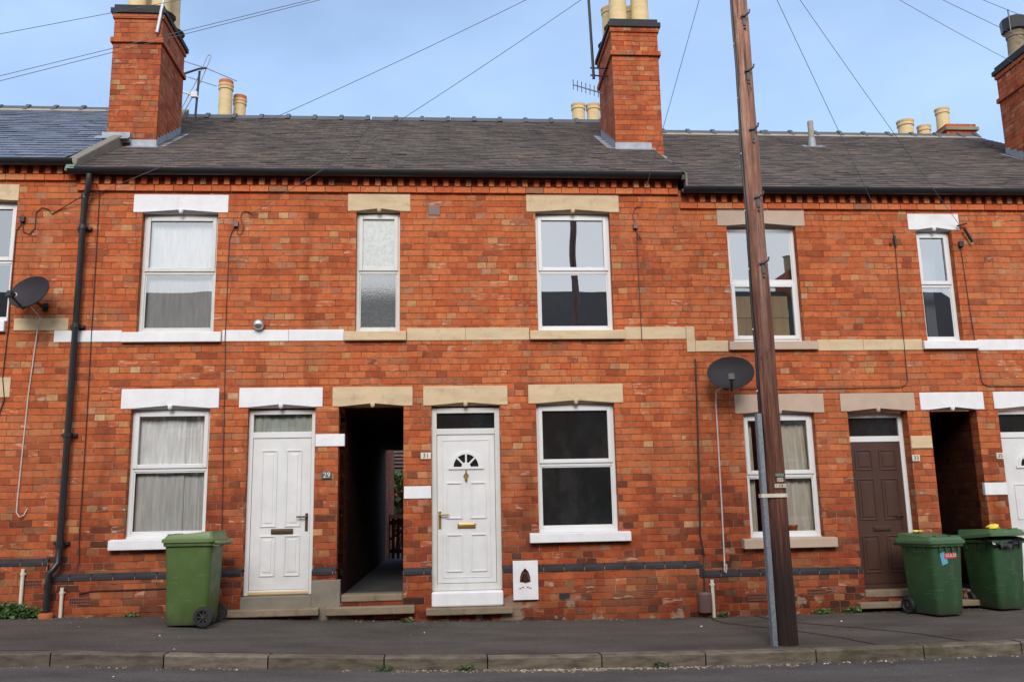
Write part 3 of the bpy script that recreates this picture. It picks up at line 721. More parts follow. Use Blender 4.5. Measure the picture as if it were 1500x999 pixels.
# --- no. 29
win29u = (-3.61,-2.72,3.33,4.775); win29d = (-3.61,-2.715,.97,2.405); door29 = (-2.285,-1.51,.10,2.405); pas29 = (-1.185,-.485,.0,2.41)
h29 = house('house with white painted lintels, a plain white panelled door and net curtains', -4.39, -1.24, [win29u, win29d, door29, pas29], 5.30, .59, [pas29])
cornice(h29, -4.385, -1.24, 5.235); gutter(h29, -4.42, -1.24, ZE29)
roof(h29, -4.46, -1.24, ZE29 + .01, 'slate')
window(h29, *win29u, 4.065, sill=(-3.76,-2.62,3.195,3.325), lint=(-3.72,-2.605,4.79,5.015), pane=('glass_bright','glass_bright'), sillmat='white_paint', linmat='white_paint', frame='upvc_grey')
window(h29, *win29d, 1.73, sill=(-3.745,-2.64,.835,.955), lint=(-3.725,-2.62,2.42,2.65), pane=('glass_clear','glass_clear'), sillmat='white_paint', linmat='white_paint', silly=-.09)
band(h29, [(-4.53,-3.765),(-2.615,-1.195)], 3.205, 3.342, 'white_paint')
band(h29, [(-1.505,-1.165)], 1.955, 2.10, 'white_paint', -.012, 'jamb_stone'); airbrick(h29, -4.02, .30)
curtain(-3.56,-2.77,3.36,4.74,.165,'net','sheer white net curtain in the upstairs window under white lintel', waves=14, amp=.005)
curtain(-3.56,-3.02,.99,2.37,.165,'net','wide left half of the grey-white net curtain downstairs above the lone bin', waves=11, amp=.006)
curtain(-3.05,-2.76,.99,2.37,.18,'net','narrow right half of the grey-white net curtain downstairs above the lone bin', waves=8, amp=.008)
curtain(-2.24,-1.55,2.0,2.40,.17,'green_net','short grey-green curtain behind the fanlight over the plain white door', waves=7, amp=.012)
# door 29
D = MB(); x0,x1,z0,z1 = -2.285,-1.51,.295,2.395; y = .09
frame3(D, x0,x1,z0,z1, 2.105, .05, y, y+.07); D.box(x0+.05,x1-.05,y,y+.07,z0,z0+.055)
d29 = D.build('door', 'upvc', h29, bevel=.004, )
d29['label'] = 'plain white composite door with four raised panels'
L = MB(); a,b,c,d = x0+.053,x1-.053,z0+.058,2.068; L.box(a,b,y+.012,y+.05,c,d)
for px0,px1 in ((a+.105,a+.285),(b-.285,b-.105)):
    for pz0,pz1 in ((1.05,1.93),(.50,.955)):
        mould(L, px0,px1,pz0,pz1, y+.012, .016, .011); L.box(px0+.045,px1-.045,y+.005,y+.02,pz0+.045,pz1-.045)
L.build('door_leaf', 'door_white', d29, bevel=.005)
fanlight(d29, x0+.05,x1-.05,2.14,z1-.05, y+.03, 'glass_clear')
handle(d29, -1.60, y+.012, 1.13, -1, 'bronze'); letterbox(d29, -1.875, y+.012, 1.0, .125, 'bronze')
T = MB(); T.box(x0+.05,x1-.05,y-.012,y+.02,z0+.012,z0+.038); T.build('threshold_bar', 'gold', d29)
lintel(d29, -2.39,-1.43,2.42,2.65,'white_paint')
T = MB(); T.box(x0-.003,x1+.003,-.05,.16,.06,z0-.004); T.build('step_riser', 'cement', d29, bevel=.006)
step_slab(d29, -2.43,-1.41,.085,.165,-.16)
T = MB(); T.box(-1.508,-1.188,-PL-.012,.05,-.1,.455); T.build('cement_patch', 'cement', h29, bevel=.01)
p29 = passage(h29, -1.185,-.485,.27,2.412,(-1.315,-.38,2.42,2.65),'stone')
p29['label'] = 'dark open passage through the row under a sandstone lintel'
T = MB(); T.box(-1.183,-.487,-.01,.25,.205,.285); T.build('threshold', 'stone_dark', p29, bevel=.012)
T = MB(); T.box(-1.183,-.487,-.05,.25,.02,.20); T.build('riser', 'brick', p29)
step_slab(p29, -1.34,-.35,.075,.165,-.15)
# downpipe of 29
T = MB(); T.tube([(-4.21,-.135,5.22),(-4.215,-.13,5.06),(-4.235,-.10,4.99),(-4.262,-.085,4.92),(-4.262,-.085,.95),(-4.262,-.085,.72),(-4.29,-.12,.66),(-4.335,-.13,.60),(-4.335,-.13,.17)], .036, 12)
for zz in (4.93, 4.55, 3.36, 2.1, .88): T.tube([(-4.262,-.085,zz),(-4.262,-.085,zz+.05)], .044, 12)
for zz in (4.55, 3.36, 2.1, .9): T.box(-4.345,-4.18,-.05,.0,zz+.008,zz+.04)
T.tube([(-4.335,-.13,.44),(-4.335,-.13,.50)], .043, 12)
dp = T.build('downpipe', 'black', h29, smooth=True)
T = MB(); T.lathe([(.075,0),(.078,.05),(.068,.065),(.05,.065)], (-4.335,-.13,g(-4.3)-.01), 16); T.build('drain_collar', 'terracotta', dp, smooth=True)
# --- no. 31
win31u = (1.135,2.07,3.33,4.81); nar31 = (-1.065,-.535,3.33,4.81); win31d = (1.085,2.03,.94,2.418); door31 = (-.16,.65,.1,2.405); pas31 = (-1.24,-.485,.0,2.41)
h31 = house('house with bare sandstone lintels and a white sunburst door beside the passage', -1.24, 2.96, [win31u, nar31, win31d, door31, pas31], 5.30, .565, [pas31])
cornice(h31, -1.24, 2.955, 5.235); gutter(h31, -1.24, 2.975, ZE29)
roof(h31, -1.24, 3.04, ZE29 + .01, 'slate', sag=.01)
window(h31, *win31u, 4.075, sill=(1.03,2.19,3.20,3.322), lint=(1.025,2.19,4.82,5.045), pane=('glass','glass'))
window(h31, *nar31, 4.075, sill=(-1.19,-.455,3.20,3.322), lint=(-1.17,-.41,4.82,5.04), pane=('frosted_pale','frosted'), frame='upvc_grey', fw=.04)
window(h31, *win31d, 1.715, sill=(.97,2.15,.81,.925), lint=(.995,2.14,2.43,2.655), pane=('misty','misty'), sillmat='white_paint', silly=-.09)
band(h31, [(-.45,1.025),(2.195,2.955)], 3.20, 3.355, 'stone'); band(h31, [(-.48,-.163)], 1.34,1.48,'white_paint',-.012,'jamb_stone')
airbrick(h31, 1.35,.21,.055,.03,'blue_brick'); airbrick(h31, 2.36,.235,.08,.03)
T = MB(); T.box(-.19,-.045,-.008,.03,4.77,4.90); T.build('wall_vent', 'box_brown', h31, bevel=.004)
# downstairs room is bare: scuffed pale film low on the glass
D = MB(); x0,x1,z0,z1 = -.16,.65,.295,2.395; y = .07
frame3(D, x0,x1,z0,z1, 2.115, .062, y, y+.07); D.box(x0+.06,x1-.06,y,y+.07,z0,z0+.075)
d31 = D.build('door', 'upvc_grey', h31, bevel=.004)
d31['label'] = 'white panelled door with a half-round sunburst light and brass fittings'
L = MB(); a,b,c,d = x0+.066,x1-.066,z0+.08,2.075; L.box(a,b,y+.012,y+.05,c,d); mould(L, a+.06,b-.06,c+.06,d-.055, y+.012, .012, .006)
for px0,px1 in ((a+.105,a+.29),(b-.29,b-.105)):
    mould(L, px0,px1,1.10,1.52, y+.012, .016, .012); mould(L, px0,px1,.50,.925, y+.012, .016, .012)
L.build('door_leaf', 'door_white', d31, bevel=.004)
sunburst(d31, .245, 1.70, .155, y+.010, 'upvc')
fanlight(d31, x0+.062,x1-.062,2.15,z1-.062, y+.03, 'misty')
handle(d31, a+.028, y+.012, 1.12, 1, 'brass'); letterbox(d31, .245, y+.012, 1.02, .105, 'brass')
T = MB(); T.lathe([(.001,-.012),(.034,-.010),(.036,0),(.001,0)], (0,0,0), 6, face_x(.245,y+.010,1.59)); T.tube([(.245,y-.0,1.62),(.245,y-.004,1.66)],.008); T.add([(.225,y+.0,1.555),(.265,y+.0,1.555),(.245,y-.004,1.51),(.245,y-.02,1.56)],[(0,2,3),(3,2,1),(0,3,1)])
T.build('knocker', 'brass', d31)
lintel(d31, -.255,.745,2.42,2.65,'stone')
T = MB(); T.box(x0-.004,x1+.004,-.06,.16,.125,.292); T.build('step_riser', 'white_paint', d31, bevel=.02)
step_slab(d31, -.225,.755,.045,.122,-.15)
# boot scraper niche: painted surround with a pointed opening
T = MB(); nx0,nx1,nz0,nz1 = .765,1.05,.185,.615; ax0,ax1,az0,az1 = .84,.965,.375,.535
arch = [(ax0,az0),(ax1,az0),(ax1-.004,az0+.06),(ax1-.022,az0+.115),((ax0+ax1)/2,az1),(ax0+.022,az0+.115),(ax0+.004,az0+.06)]
outer = [(nx0,nz0),(nx1,nz0),(nx1,nz0+.22),(nx1,nz1-.12),((nx0+nx1)/2,nz1),(nx0,nz1-.12),(nx0,nz0+.22)]
outer = [(nx0,nz0),(nx1,nz0),(nx1,az0+.06),(nx1,nz1),((nx0+nx1)/2,nz1),(nx0,nz1),(nx0,az0+.06)]
n = len(arch)
for k in range(n):
    T.prism([outer[k], outer[(k+1)%n], arch[(k+1)%n], arch[k]], -.085, -.03)
bn = T.build('boot_scraper_niche', 'white_paint', h31)
T = MB(); T.prism(arch, -.034, -.02); T.build('niche_back', 'ink', bn)
T = MB(); T.lathe([(.001,0),(.05,0),(.03,.06),(.02,.09),(.001,.1)], (.905,-.05,.377), 8); T.build('niche_rubble', 'shaded_brick', bn)
T = MB()
for k, xx in enumerate((.845,.875,.93,.96)): T.box(xx-.012,xx+.012,-.088,-.08,.305+.012*(k in(1,2)),.318+.012*(k in (1,2)))
T.build('chipped_paint', 'terracotta', bn)
# --- no. 33
win33u = (3.555,4.45,3.175,4.635); win33d = (3.60,4.49,.815,2.27); door33 = (4.91,5.67,.0,2.285)
h33 = house('house with beige painted lintels and a brown panelled door behind the wooden pole', 2.96, 5.84, [win33u, win33d, door33], 5.12, .45)
cornice(h33, 2.965, 5.84, 5.05); gutter(h33, 2.985, 5.84, ZE33)
roof(h33, 3.04, 5.84, ZE33 + .01, 'slate', mort=True)
window(h33, *win33u, 3.93, sill=(3.48,4.60,3.055,3.17), lint=(3.44,4.57,4.65,4.875), pane=('glass','glass_bright'), sillmat='beige_paint', linmat='beige_paint', flip=True)
window(h33, *win33d, 1.54, sill=(3.485,4.615,.685,.805), lint=(3.505,4.62,2.28,2.51), pane=('glass_clear','glass_clear'), sillmat='beige_paint', linmat='beige_paint', silly=-.09)
band(h33, [(3.065,3.475),(4.605,5.95)], 3.045, 3.182, 'stone'); band(h33, [(5.675,5.945)], 1.83,1.98,'stone',-.012,'jamb_stone')
T = MB(); T.box(2.958,3.062,-.012,.04,3.04,3.358); T.build('step_stone', 'stone', h33, bevel=.004)
T = MB(); T.box(2.94,2.995,-PL-.012,.03,.38,.52); T.build('plinth_stop', 'blue_brick', h33, bevel=.004)
airbrick(h33, 3.61,.14); airbrick(h33, 4.32,.175)
curtain(4.05,4.47,.83,2.2,.19,'cream_cloth','full cream curtain on the right behind the downstairs window with the pole in front', waves=6, amp=.018, tie=-.25)
curtain(3.63,3.76,.83,2.2,.19,'cream_cloth','narrow cream curtain on the left behind the downstairs window with the pole in front', waves=3, amp=.015)
curtain(3.99,4.06,1.56,2.16,.31,'maroon_cloth','thin maroon lining strip beside the cream curtain behind the pole', waves=1, amp=.02)
T = MB(); 
for k in range(4): T.box(3.60+.185*k,3.783+.185*k,.175,.19,3.1,3.78)
T.box(3.60,4.34,.165,.175,3.5,3.60)
solo('wooden_headboard', T, 'pine', 'pale pine boards with a cross rail standing inside the upstairs window behind the pole', 'headboard', bevel=.004)
T = MB(); T.lathe([(.05,0),(.065,.10),(.07,.105),(.07,.12),(.06,.12),(.055,.10),(.001,.09)], (4.17,.165,.825), 16)
solo('plant_pot', T, 'terracotta', 'small brownish pot on the inside sill below the cream curtain', 'pot', smooth=True)
D = MB(); x0,x1,z0,z1 = 4.91,5.67,.20,2.275; y = .15
frame3(D, x0,x1,z0,z1, 1.96, .055, y, y+.08)
d33 = D.build('door', 'upvc', h33, bevel=.004); d33['label'] = 'brown six-panel door in a white frame'
L = MB(); a,b,c,d = x0+.058,x1-.058,z0+.03,1.922; L.box(a,b,y+.01,y+.05,c,d)
m_ = (a+b)/2
for px0,px1 in ((a+.06,m_-.045),(m_+.045,b-.06)):
    for pz0,pz1 in ((1.58,1.83),(.98,1.48),(.36,.80)):
        mould(L, px0,px1,pz0,pz1, y+.010, .016, .010); L.box(px0+.04,px1-.04,y+.002,y+.02,pz0+.04,pz1-.04)
L.build('door_leaf', 'door_brown', d33, bevel=.005)
fanlight(d33, x0+.055,x1-.055,1.995,z1-.055, y+.03, 'misty')
handle(d33, 5.555, y+.010, 1.0, -1, 'bronze', .09); letterbox(d33, m_, y+.01, .88, .11, 'bronze')
T = MB(); T.box(x0+.02,x1-.02,y-.05,y+.03,z0-.02,z0+.028); T.build('threshold_bar', 'door_brown', d33)
lintel(d33, 4.83,5.775,2.29,2.51,'beige_paint')
T = MB(); T.box(x0,x1,-.055,.30,.10,.178); T.build('step_riser', 'stone_dark', d33, bevel=.008)
T = MB(); T.box(x0,x1,-.05,.30,-.2,.098); T.build('riser', 'brick', d33)
step_slab(d33, 4.79,5.80,-.02,.05,-.15)
# --- no. 35 at the right edge
nar35 = (6.03,6.505,3.17,4.595); pas35 = (5.95,6.56,-.1,2.29); door35 = (6.835,7.66,.1,2.295)
h35 = house('rightmost house in the row, white lintels over an alley beside a white door', 5.84, 13.5, [nar35, pas35, door35], 5.12, .45, [pas35])
cornice(h35, 5.84, 13.5, 5.05); gutter(h35, 5.84, 13.5, ZE33)
roof(h35, 5.84, 9.78, ZE33 + .01, 'slate', mort=True)
window(h35, *nar35, 3.895, sill=(5.955,6.67,3.05,3.165), lint=(5.935,6.615,4.605,4.82), pane=('glass','glass'), sillmat='white_paint', linmat='white_paint')
band(h35, [(6.675,8.6)], 3.035, 3.172, 'white_paint'); band(h35, [(6.545,6.832)], 1.25,1.40,'white_paint',-.012,'jamb_stone')
T = MB(); T.box(6.06,6.475,.40,.41,3.9,4.57); T.box(6.27,6.40,.38,.40,3.2,3.9); solo('roller_blind', T, 'grey_blind', 'plain grey blind behind the narrow window with white lintel', 'blind')
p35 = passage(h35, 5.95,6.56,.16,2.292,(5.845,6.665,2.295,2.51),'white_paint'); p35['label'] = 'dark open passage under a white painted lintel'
T = MB(); T.box(5.952,6.558,3.2,3.25,.1,2.29); T.build('inner_door', 'door_brown', p35)
step_slab(p35, 5.83,6.66,-.02,.05,-.16)
T = MB(); T.box(5.952,6.558,-.04,.3,-.2,.158); T.build('riser', 'brick', p35)
D = MB(); x0,x1,z0,z1 = 6.835,7.66,.22,2.285; y = .08
frame3(D, x0,x1,z0,z1, 1.98, .05, y, y+.07); D.box(x0+.05,x1-.05,y,y+.07,z0,z0+.06); d35 = D.build('door', 'upvc', h35, bevel=.004); d35['label'] = 'white panelled door with a dark half-round light at the frame edge'
L = MB(); a,b,c,d = x0+.053,x1-.053,z0+.06,1.943; L.box(a,b,y+.012,y+.05,c,d)
for px0,px1 in ((a+.10,a+.29),(b-.29,b-.10)):
    mould(L, px0,px1,.95,1.38,y+.012,.014,.008); mould(L, px0,px1,.4,.84,y+.012,.014,.008)
L.build('door_leaf', 'door_white', d35, bevel=.004)
sunburst(d35, 7.245, 1.60, .15, y+.010, 'upvc'); fanlight(d35, x0+.05,x1-.05,2.015,z1-.05, y+.03, 'misty')
lintel(d35, 6.795,7.76,2.30,2.51,'white_paint'); step_slab(d35, 6.74,7.8,.0,.13,-.2, 'off_white_paint')
# chimneys
ch = chimney(h29, -4.60,-3.94, 1.30,2.36, 5.6, 7.79, 8.30, [(-4.40,1.58,.75,.135,'buff'),(-4.07,1.58,.75,.135,'buff'),(-4.4,2.05,.75,.13,'buff'),(-4.07,2.05,.75,.13,'buff')])
flashing(ch, -3.94, 1.30, 2.36, ZE29, 1, -4.27, -3.94)
T = MB(); T.box(-4.64,-4.27,1.24,1.29,6.22,6.36); T.add([(-4.72,1.16,6.235),(-4.27,1.16,6.235),(-4.27,1.29,6.33),(-4.72,1.29,6.33)],[(0,1,2,3)]); T.build('apron_flashing', 'lead', ch)
# parapet upstand with mortar fillet between the two roofs
T = MB(); f_ = lambda yy: ZE29 + SL*(yy+.12)
T.prismx([(-.16,f_(-.16)-.02),(1.29,f_(1.29)-.02),(1.29,f_(1.29)+.20),(-.10,f_(-.10)+.13)], -4.50,-4.375)
T.build('party_upstand', 'cement', h29, bevel=.015); T = MB()
T.prismx([(2.37,f_(2.37)-.02),(RY,f_(RY)-.02),(RY,f_(RY)+.17),(2.37,f_(2.37)+.17)], -4.50,-4.375)
T.build('party_upstand', 'cement', h29, bevel=.015)
T = MB(); T.prismx([(-.2,f_(-.16)+.0),(-.17,f_(-.16)+.06),(-.05,f_(-.1)+.07),(-.05,f_(-.1))], -4.47,-4.37); T.build('lead_tip', 'green_plate', h29)
ch = chimney(h31, 2.51,3.21, 1.53,2.64, 5.6, 7.86, 8.385, [(2.68,1.78,.78,.14,'buff'),(3.02,1.78,.78,.14,'buff'),(2.66,2.3,.62,.13,'buff'),(3.0,2.3,.62,.13,'buff')])
flashing(ch, 2.51, 1.53, 2.64, ZE29, -1, 2.51, 3.03)
T = MB(); c_ = lambda yy: ZE33 + SL*(yy+.12) + .03
T.quad((3.03,1.52,c_(1.52)+.02),(3.25,1.52,c_(1.52)+.0),(3.25,1.52,c_(1.52)+.07),(3.05,1.52,c_(1.52)+.12)); T.quad((3.03,1.38,c_(1.38)+.01),(3.29,1.38,c_(1.38)+.01),(3.29,1.53,c_(1.53)+.01),(3.03,1.53,c_(1.53)+.01)); T.build('apron_flashing', 'lead', ch)
T = MB(); T.prismx([(-.13,c_(-.12)-.03),(RY,c_(RY)-.03),(RY,f_(RY)+.02),(-.13,f_(-.12)+.0)], 3.03,3.055); T.build('step_flashing', 'cement', h31)
ch = chimney(h35, 9.07,9.80, 1.25,2.40, 5.4, 7.62, 8.17, [(9.27,2.1,.46,.135,'stone_dark'),(9.62,2.1,.46,.13,'stone_dark')])
flashing(ch, 9.07, 1.25, 2.40, ZE33, -1, 9.07, 9.80)
T = MB(); T.lathe([(.10,0),(.19,.05),(.20,.24),(.17,.27),(.001,.28)], (9.27,2.1,8.60), 10); T.tube([(9.10,1.95,8.55),(9.10,1.95,8.95)],.012); T.build('chimney_cowl', 'black', ch)
# soil vent pipe through the roof of 33/35
T = MB(); vx, vy = 6.10, 2.95; vz = ZE33 + SL*(vy+.12); T.tube([(vx,vy,vz-.1),(vx,vy,vz+.46)], .048, 14); vp = T.build('vent_pipe', 'mortar', h35, smooth=True)
T = MB(); T.quad((vx-.15,vy-.13,vz-.079+.03),(vx+.20,vy-.13,vz-.079+.03),(vx+.20,vy+.08,vz+.049+.03),(vx-.15,vy+.08,vz+.049+.03)); T.lathe([(.07,-.02),(.055,.16),(.05,.16)],(vx,vy,vz),14); T.build('pipe_flashing', 'lead', vp)
# rear stacks that peep over the ridge: each on the back slope of its own house
def rear_stack(h, x0, x1, y0, y1, zt, pots):
    T = MB(); T.box(x0,x1,y0,y1,5.0,zt); c = T.build('chimney', 'stack_brick', h)
    T = MB(); T.box(x0-.04,x1+.04,y0-.04,y1+.04,zt-.14,zt-.07); T.build('chimney_cap', 'stone_dark', c)
    for px,py,hh,r,mt,cap in pots:
        T = MB(); T.lathe([(r*1.05,-.02),(r,.05),(r*.93,hh-.12),(r*1.05,hh-.11),(r*1.05,hh-.07),(r*.98,hh-.06),(r*1.1,hh-.02),(r*1.1,hh),(r*.85,hh),(r*.85,hh-.15),(.001,hh-.15)], (px,py,zt), 18); q = T.build('chimney_pot', mt, c, smooth=True)
        if cap: T = MB(); T.lathe([(r*.9,hh-.10),(r*1.02,hh-.10),(r*1.02,hh+.08),(r*.8,hh+.09),(.001,hh+.09)], (px,py,zt), 18); T.build('pot_rim', 'terracotta', q, smooth=True)
rear_stack(h29, -4.5,-3.9,6.2,7.0,8.55,[(-4.36,6.5,1.15,.14,'buff',1),(-4.16,6.85,1.0,.13,'buff',1)])
rear_stack(h31, 2.5,3.3,6.2,6.9,8.5,[(2.79,6.5,.88,.14,'buff',0),(3.10,6.5,.88,.14,'buff',0)])
rear_stack(h35, 9.35,10.1,5.7,6.5,8.40,[(9.5,6.0,.48,.16,'buff',0),(9.92,6.05,.40,.13,'buff',0)])
rear_stack(h35, 10.13,10.75,5.6,6.3,8.66,[(10.32,6.0,.50,.135,'buff',0)])
T = MB(); T.tube([(-4.10,4.75,7.6),(-4.10,4.75,8.07)],.062,12); T.lathe([(.075,0),(.075,.05),(.001,.06)],(-4.10,4.75,8.05),12); T.build('flue_pipe', 'silver', h29, smooth=True)

# ------------------------------------------------------------------ small things on the facade
def plate(x, z, w, hh, mat, txt, ink, label, size):
    p = MB(); p.box(x-w/2,x+w/2,-.018,-.001,z-hh/2,z+hh/2)
    o = solo('house_number_plate', p, mat, label, 'number plate', 'house number plates', bevel=.003)
    t = text_mb(txt, size, face_x(x, -.0195, z)); ORI[o.name] = Vector(o.location); t.build('lettering', ink, o); return o
plate(-1.365,1.625,.115,.085,'slate_plate','29','white','dark grey slate number plate reading 29 with white digits',.085)
plate(-.225,1.83,.12,.075,'cream','31','ink','cream ceramic number plate reading 31 beside the sunburst door',.075)
plate(5.715,1.71,.095,.075,'cream','33','ink','cream number plate reading 33 beside the brown door',.07)
plate(6.785,1.72,.085,.075,'cream','35','ink','cream number plate reading 35 at the edge of the rightmost door',.065)
T = MB(); T.lathe([(.001,.09),(.035,.085),(.06,.062),(.068,.03),(.068,.0),(.05,-.005),(.05,-.03)], (0,0,0), 20, face_x(-2.19,-.012,3.40)); solo('flue_cap', T, 'silver', 'round silver dome on the brickwork just above the white band', 'flue cap', smooth=True)

def dish(loc, az, tilt, label, sc=1.):
    o = thing('satellite_dish', label, 'satellite dish', loc, group='satellite dishes on the wall')
    X = Matrix.Rotation(az,4,'Z') @ Matrix.Rotation(tilt,4,'X') @ Matrix.Scale(sc,4)
    A, B = .275, .215; mb = MB(); n, m = 8, 36; vs = []; fs = []
    for layer in (0, .010):
        for i in range(n+1):
            r = i/n
            for k in range(m): vs.append((A*r*math.cos(2*math.pi*k/m), .065*(1-r*r)+layer, B*r*math.sin(2*math.pi*k/m)))
    S = (n+1)*m
    for l in (0,1):
        for i in range(n):
            for k in range(m): fs.append(tuple(l*S + v for v in (i*m+k, i*m+(k+1)%m, (i+1)*m+(k+1)%m, (i+1)*m+k)))
    fs += [(n*m+k, n*m+(k+1)%m, S+n*m+(k+1)%m, S+n*m+k) for k in range(m)]
    mb.add(vs, fs, X); mb.build('reflector', 'dish', o, local=True, smooth=True)
    q = MB(); q.tube([(0,.09,-.05),(0,.02,-.225),(0,-.20,-.185)], .016, 8, X=X); q.build('arm', 'black', o, local=True)
    q = MB(); q.tube([(0,-.16,-.15),(0,-.235,-.165)], .026, 10, X=X); q.box(-.032,.032,-.24,-.20,-.215,-.14,X); ln = q.build('receiver', 'black', o, local=True)
    q = MB(); q.tube([(0,-.16,-.15),(0,-.145,-.147)], .030, 12, X=X); q.build('feed_cap', 'white', ln, local=True)
    q = MB(); q.tube([(0,.06,-.05),(0,.12,-.06)], .02, 8, X=X); e = X @ Vector((0,.12,-.06)); 
    q.tube([e, (e.x+.02, -loc[1]-.02, e.z-.02)], .018, 8); q.box(e.x-.01,e.x+.05,-loc[1]-.02,-loc[1]-.001,e.z-.06,e.z+.03); q.build('bracket', 'black', o, local=True)
    return o
dish((3.375,-.33,2.735), R(-17), R(-20), 'dark grey satellite dish low on the wall just left of the wooden pole', 1.0)
dish((-4.70,-.34,3.73), R(-20), R(-20), 'dark grey satellite dish near the left edge seen from its side', .97)

def cable(pts, mat, label, cat='cable', r=.005, group='cables clipped to the house fronts', name='cable'):
    T = MB(); T.tube(pts, r, 6); return solo(name, T, mat, label, cat, group)
Y = -.012
def arc(cx_, cz_, r, a0, a1, n=8): return [(cx_+r*math.cos(R(a0+(a1-a0)*k/n)), Y, cz_+r*math.sin(R(a0+(a1-a0)*k/n))) for k in range(n+1)]
cable([(-2.316,-.02,4.77),(-2.34,Y,4.79),(-2.385,Y,4.805),(-2.42,Y,4.80),(-2.442,Y,4.775),(-2.452,Y,4.73),(-2.44,Y,4.68),(-2.418,Y,4.63),(-2.415,Y,4.58),(-2.43,Y,4.53),(-2.455,Y,4.508),(-2.48,Y,4.53),(-2.495,Y,4.60),(-2.52,Y,4.60),(-2.555,Y,4.53),(-2.575,Y,4.42),(-2.575,Y,3.4),(-2.575,-.02,3.345),(-2.575,-.024,3.2),(-2.57,Y,3.15),(-2.56,Y,2.7),(-2.525,Y,1.0),(-2.52,Y,.65)], 'brown_cable', 'thin dark cable running down the wall beside the white-lintelled windows', r=.005)
cable([(-4.14,-.075,5.12),(-4.125,Y,5.0),(-4.12,Y,4.6),(-4.09,Y,2.0),(-4.085,-.02,1.0),(-4.07,Y,.72),(-4.10,-.06,.63)], 'brown_cable', 'thin dark cable running down just beside the black drainpipe', r=.006)
cable([(-4.08,Y,5.03),(-4.32,-.09,4.94),(-4.55,Y,4.83),(-4.66,Y,4.76),(-4.70,Y,4.82),(-4.78,Y,4.84),(-4.84,Y,4.78),(-4.84,Y,4.58),(-4.90,Y,4.51),(-4.97,Y,4.54),(-4.985,Y,4.66)], 'brown_cable', 'looping dark cable between the left dish wall box and the drainpipe', r=.006)
cable([(-5.0,Y,4.63),(-5.05,Y,4.55),(-5.05,Y,3.6),(-5.04,-.02,3.42),(-5.05,Y,3.2),(-5.06,Y,2.8),(-5.02,Y,2.55),(-5.08,Y,2.3)], 'cable', 'dark cable dropping from the wall box at the far left edge', r=.006)
cable([(2.47,-.02,4.90),(2.40,Y,4.88),(2.36,Y,4.78),(2.41,Y,4.55),(2.45,Y,4.47),(2.42,Y,4.46),(2.40,Y,4.55),(2.40,Y,4.6),(2.40,Y,3.5),(2.40,-.018,3.36),(2.40,-.018,3.19)], 'brown_cable', 'thin dark cable on the wall between the bare upstairs window and the pole', r=.005)
cable([(3.05,Y,2.95),(3.04,Y,2.4),(3.0,Y,1.2),(2.985,Y,.85),(3.02,Y,.6),(2.99,-.07,.46),(2.975,-.085,.14)], 'cable', 'black cable running down the joint between two houses to a brown box', r=.010)
cable([(5.72,Y,4.60),(5.73,Y,4.4),(5.71,Y,2.72)] + arc(5.61,2.68,.10,0,-90,5) + [(5.0,Y,2.575),(4.2,Y,2.572),(3.56,Y,2.58)], 'brown_cable', 'thin cable dropping then turning left above the beige lintels', r=.005)
cable([(6.60,Y,4.38),(6.62,Y,3.6),(6.64,-.02,3.1),(6.66,Y,2.7)] + arc(6.76,2.68,.10,180,270,5) + [(7.4,Y,2.575),(9.5,Y,2.58)], 'cable', 'thin dark cable on the rightmost house turning right above the white lintel', r=.005)
cable([(3.34,-.28,2.60),(3.275,-.05,2.55),(3.27,-.02,2.4),(3.265,-.015,1.2),(3.255,-.018,.6),(3.24,-.06,.50),(3.235,-.06,.44),(3.25,-.06,.42),(3.262,-.06,.47),(3.262,-.06,.52)], 'white_cable', 'white cable hanging down from the dish beside the pole', r=.009)
cable([(-4.68,-.30,3.56),(-4.69,-.03,3.50),(-4.71,-.022,3.40),(-4.76,Y,2.6),(-4.785,Y,1.4),(-4.78,-.02,1.27),(-4.74,-.03,1.22),(-4.70,-.02,1.24),(-4.67,Y,1.31)], 'white_cable', 'white cable hanging down from the dish at the left edge', r=.007)
cable([(-4.05,-.06,.44),(-4.02,-.06,.38),(-3.9,-.06,.405),(-3.3,-.06,.41),(-2.7,-.06,.415)], 'brown_cable', 'thin dark cable running along the wall foot behind the lone bin', r=.006)
def bracket(x, z, label, mat='box_brown', big=False):
    T = MB(); T.box(x-.028,x+.028,-.045,-.001,z-.035,z+.035); T.box(x-.008,x+.008,-.03,-.001,z+.03,z+.05)
    return solo('junction_box', T, mat, label, 'wall box', 'telephone junction boxes', bevel=.004)
bracket(-2.50,4.64,'small brown junction box right of the white-lintelled upstairs window'); bracket(-4.985,4.69,'small junction box at the left edge above the dish', 'black')
bracket(2.385,4.635,'small brown junction box right of the bare upstairs window'); bracket(6.60,4.41,'dark junction box right of the narrow white-lintelled window', 'black')
T = MB(); T.tube([(5.725,-.03,4.52),(5.735,-.03,4.38)], .017, 8); T.box(5.66,5.69,-.02,-.001,4.40,4.43); solo('cable_splice', T, 'black', 'short black cable joint upright on the wall left of the narrow window', 'cable joint')
T = MB(); T.tube([(6.645,-.06,4.61),(6.74,-.05,4.43)], .018, 8); T.tube([(6.56,-.05,4.645),(6.69,-.05,4.68)],.012,8); T.tube([(6.62,-.001,4.66),(6.62,-.06,4.66)],.01,6); solo('cable_splice', T, 'black', 'slanting black cable joint on a wall hook at the right of the narrow window', 'cable joint')
T = MB(); T.lathe([(.075,0),(.08,.02),(.08,.20),(.06,.225),(.001,.23)], (2.975,-.085,-.01), 18); solo('cable_cover', T, 'box_brown', 'rounded brown plastic box at the wall foot below the black cable', 'box', smooth=True)
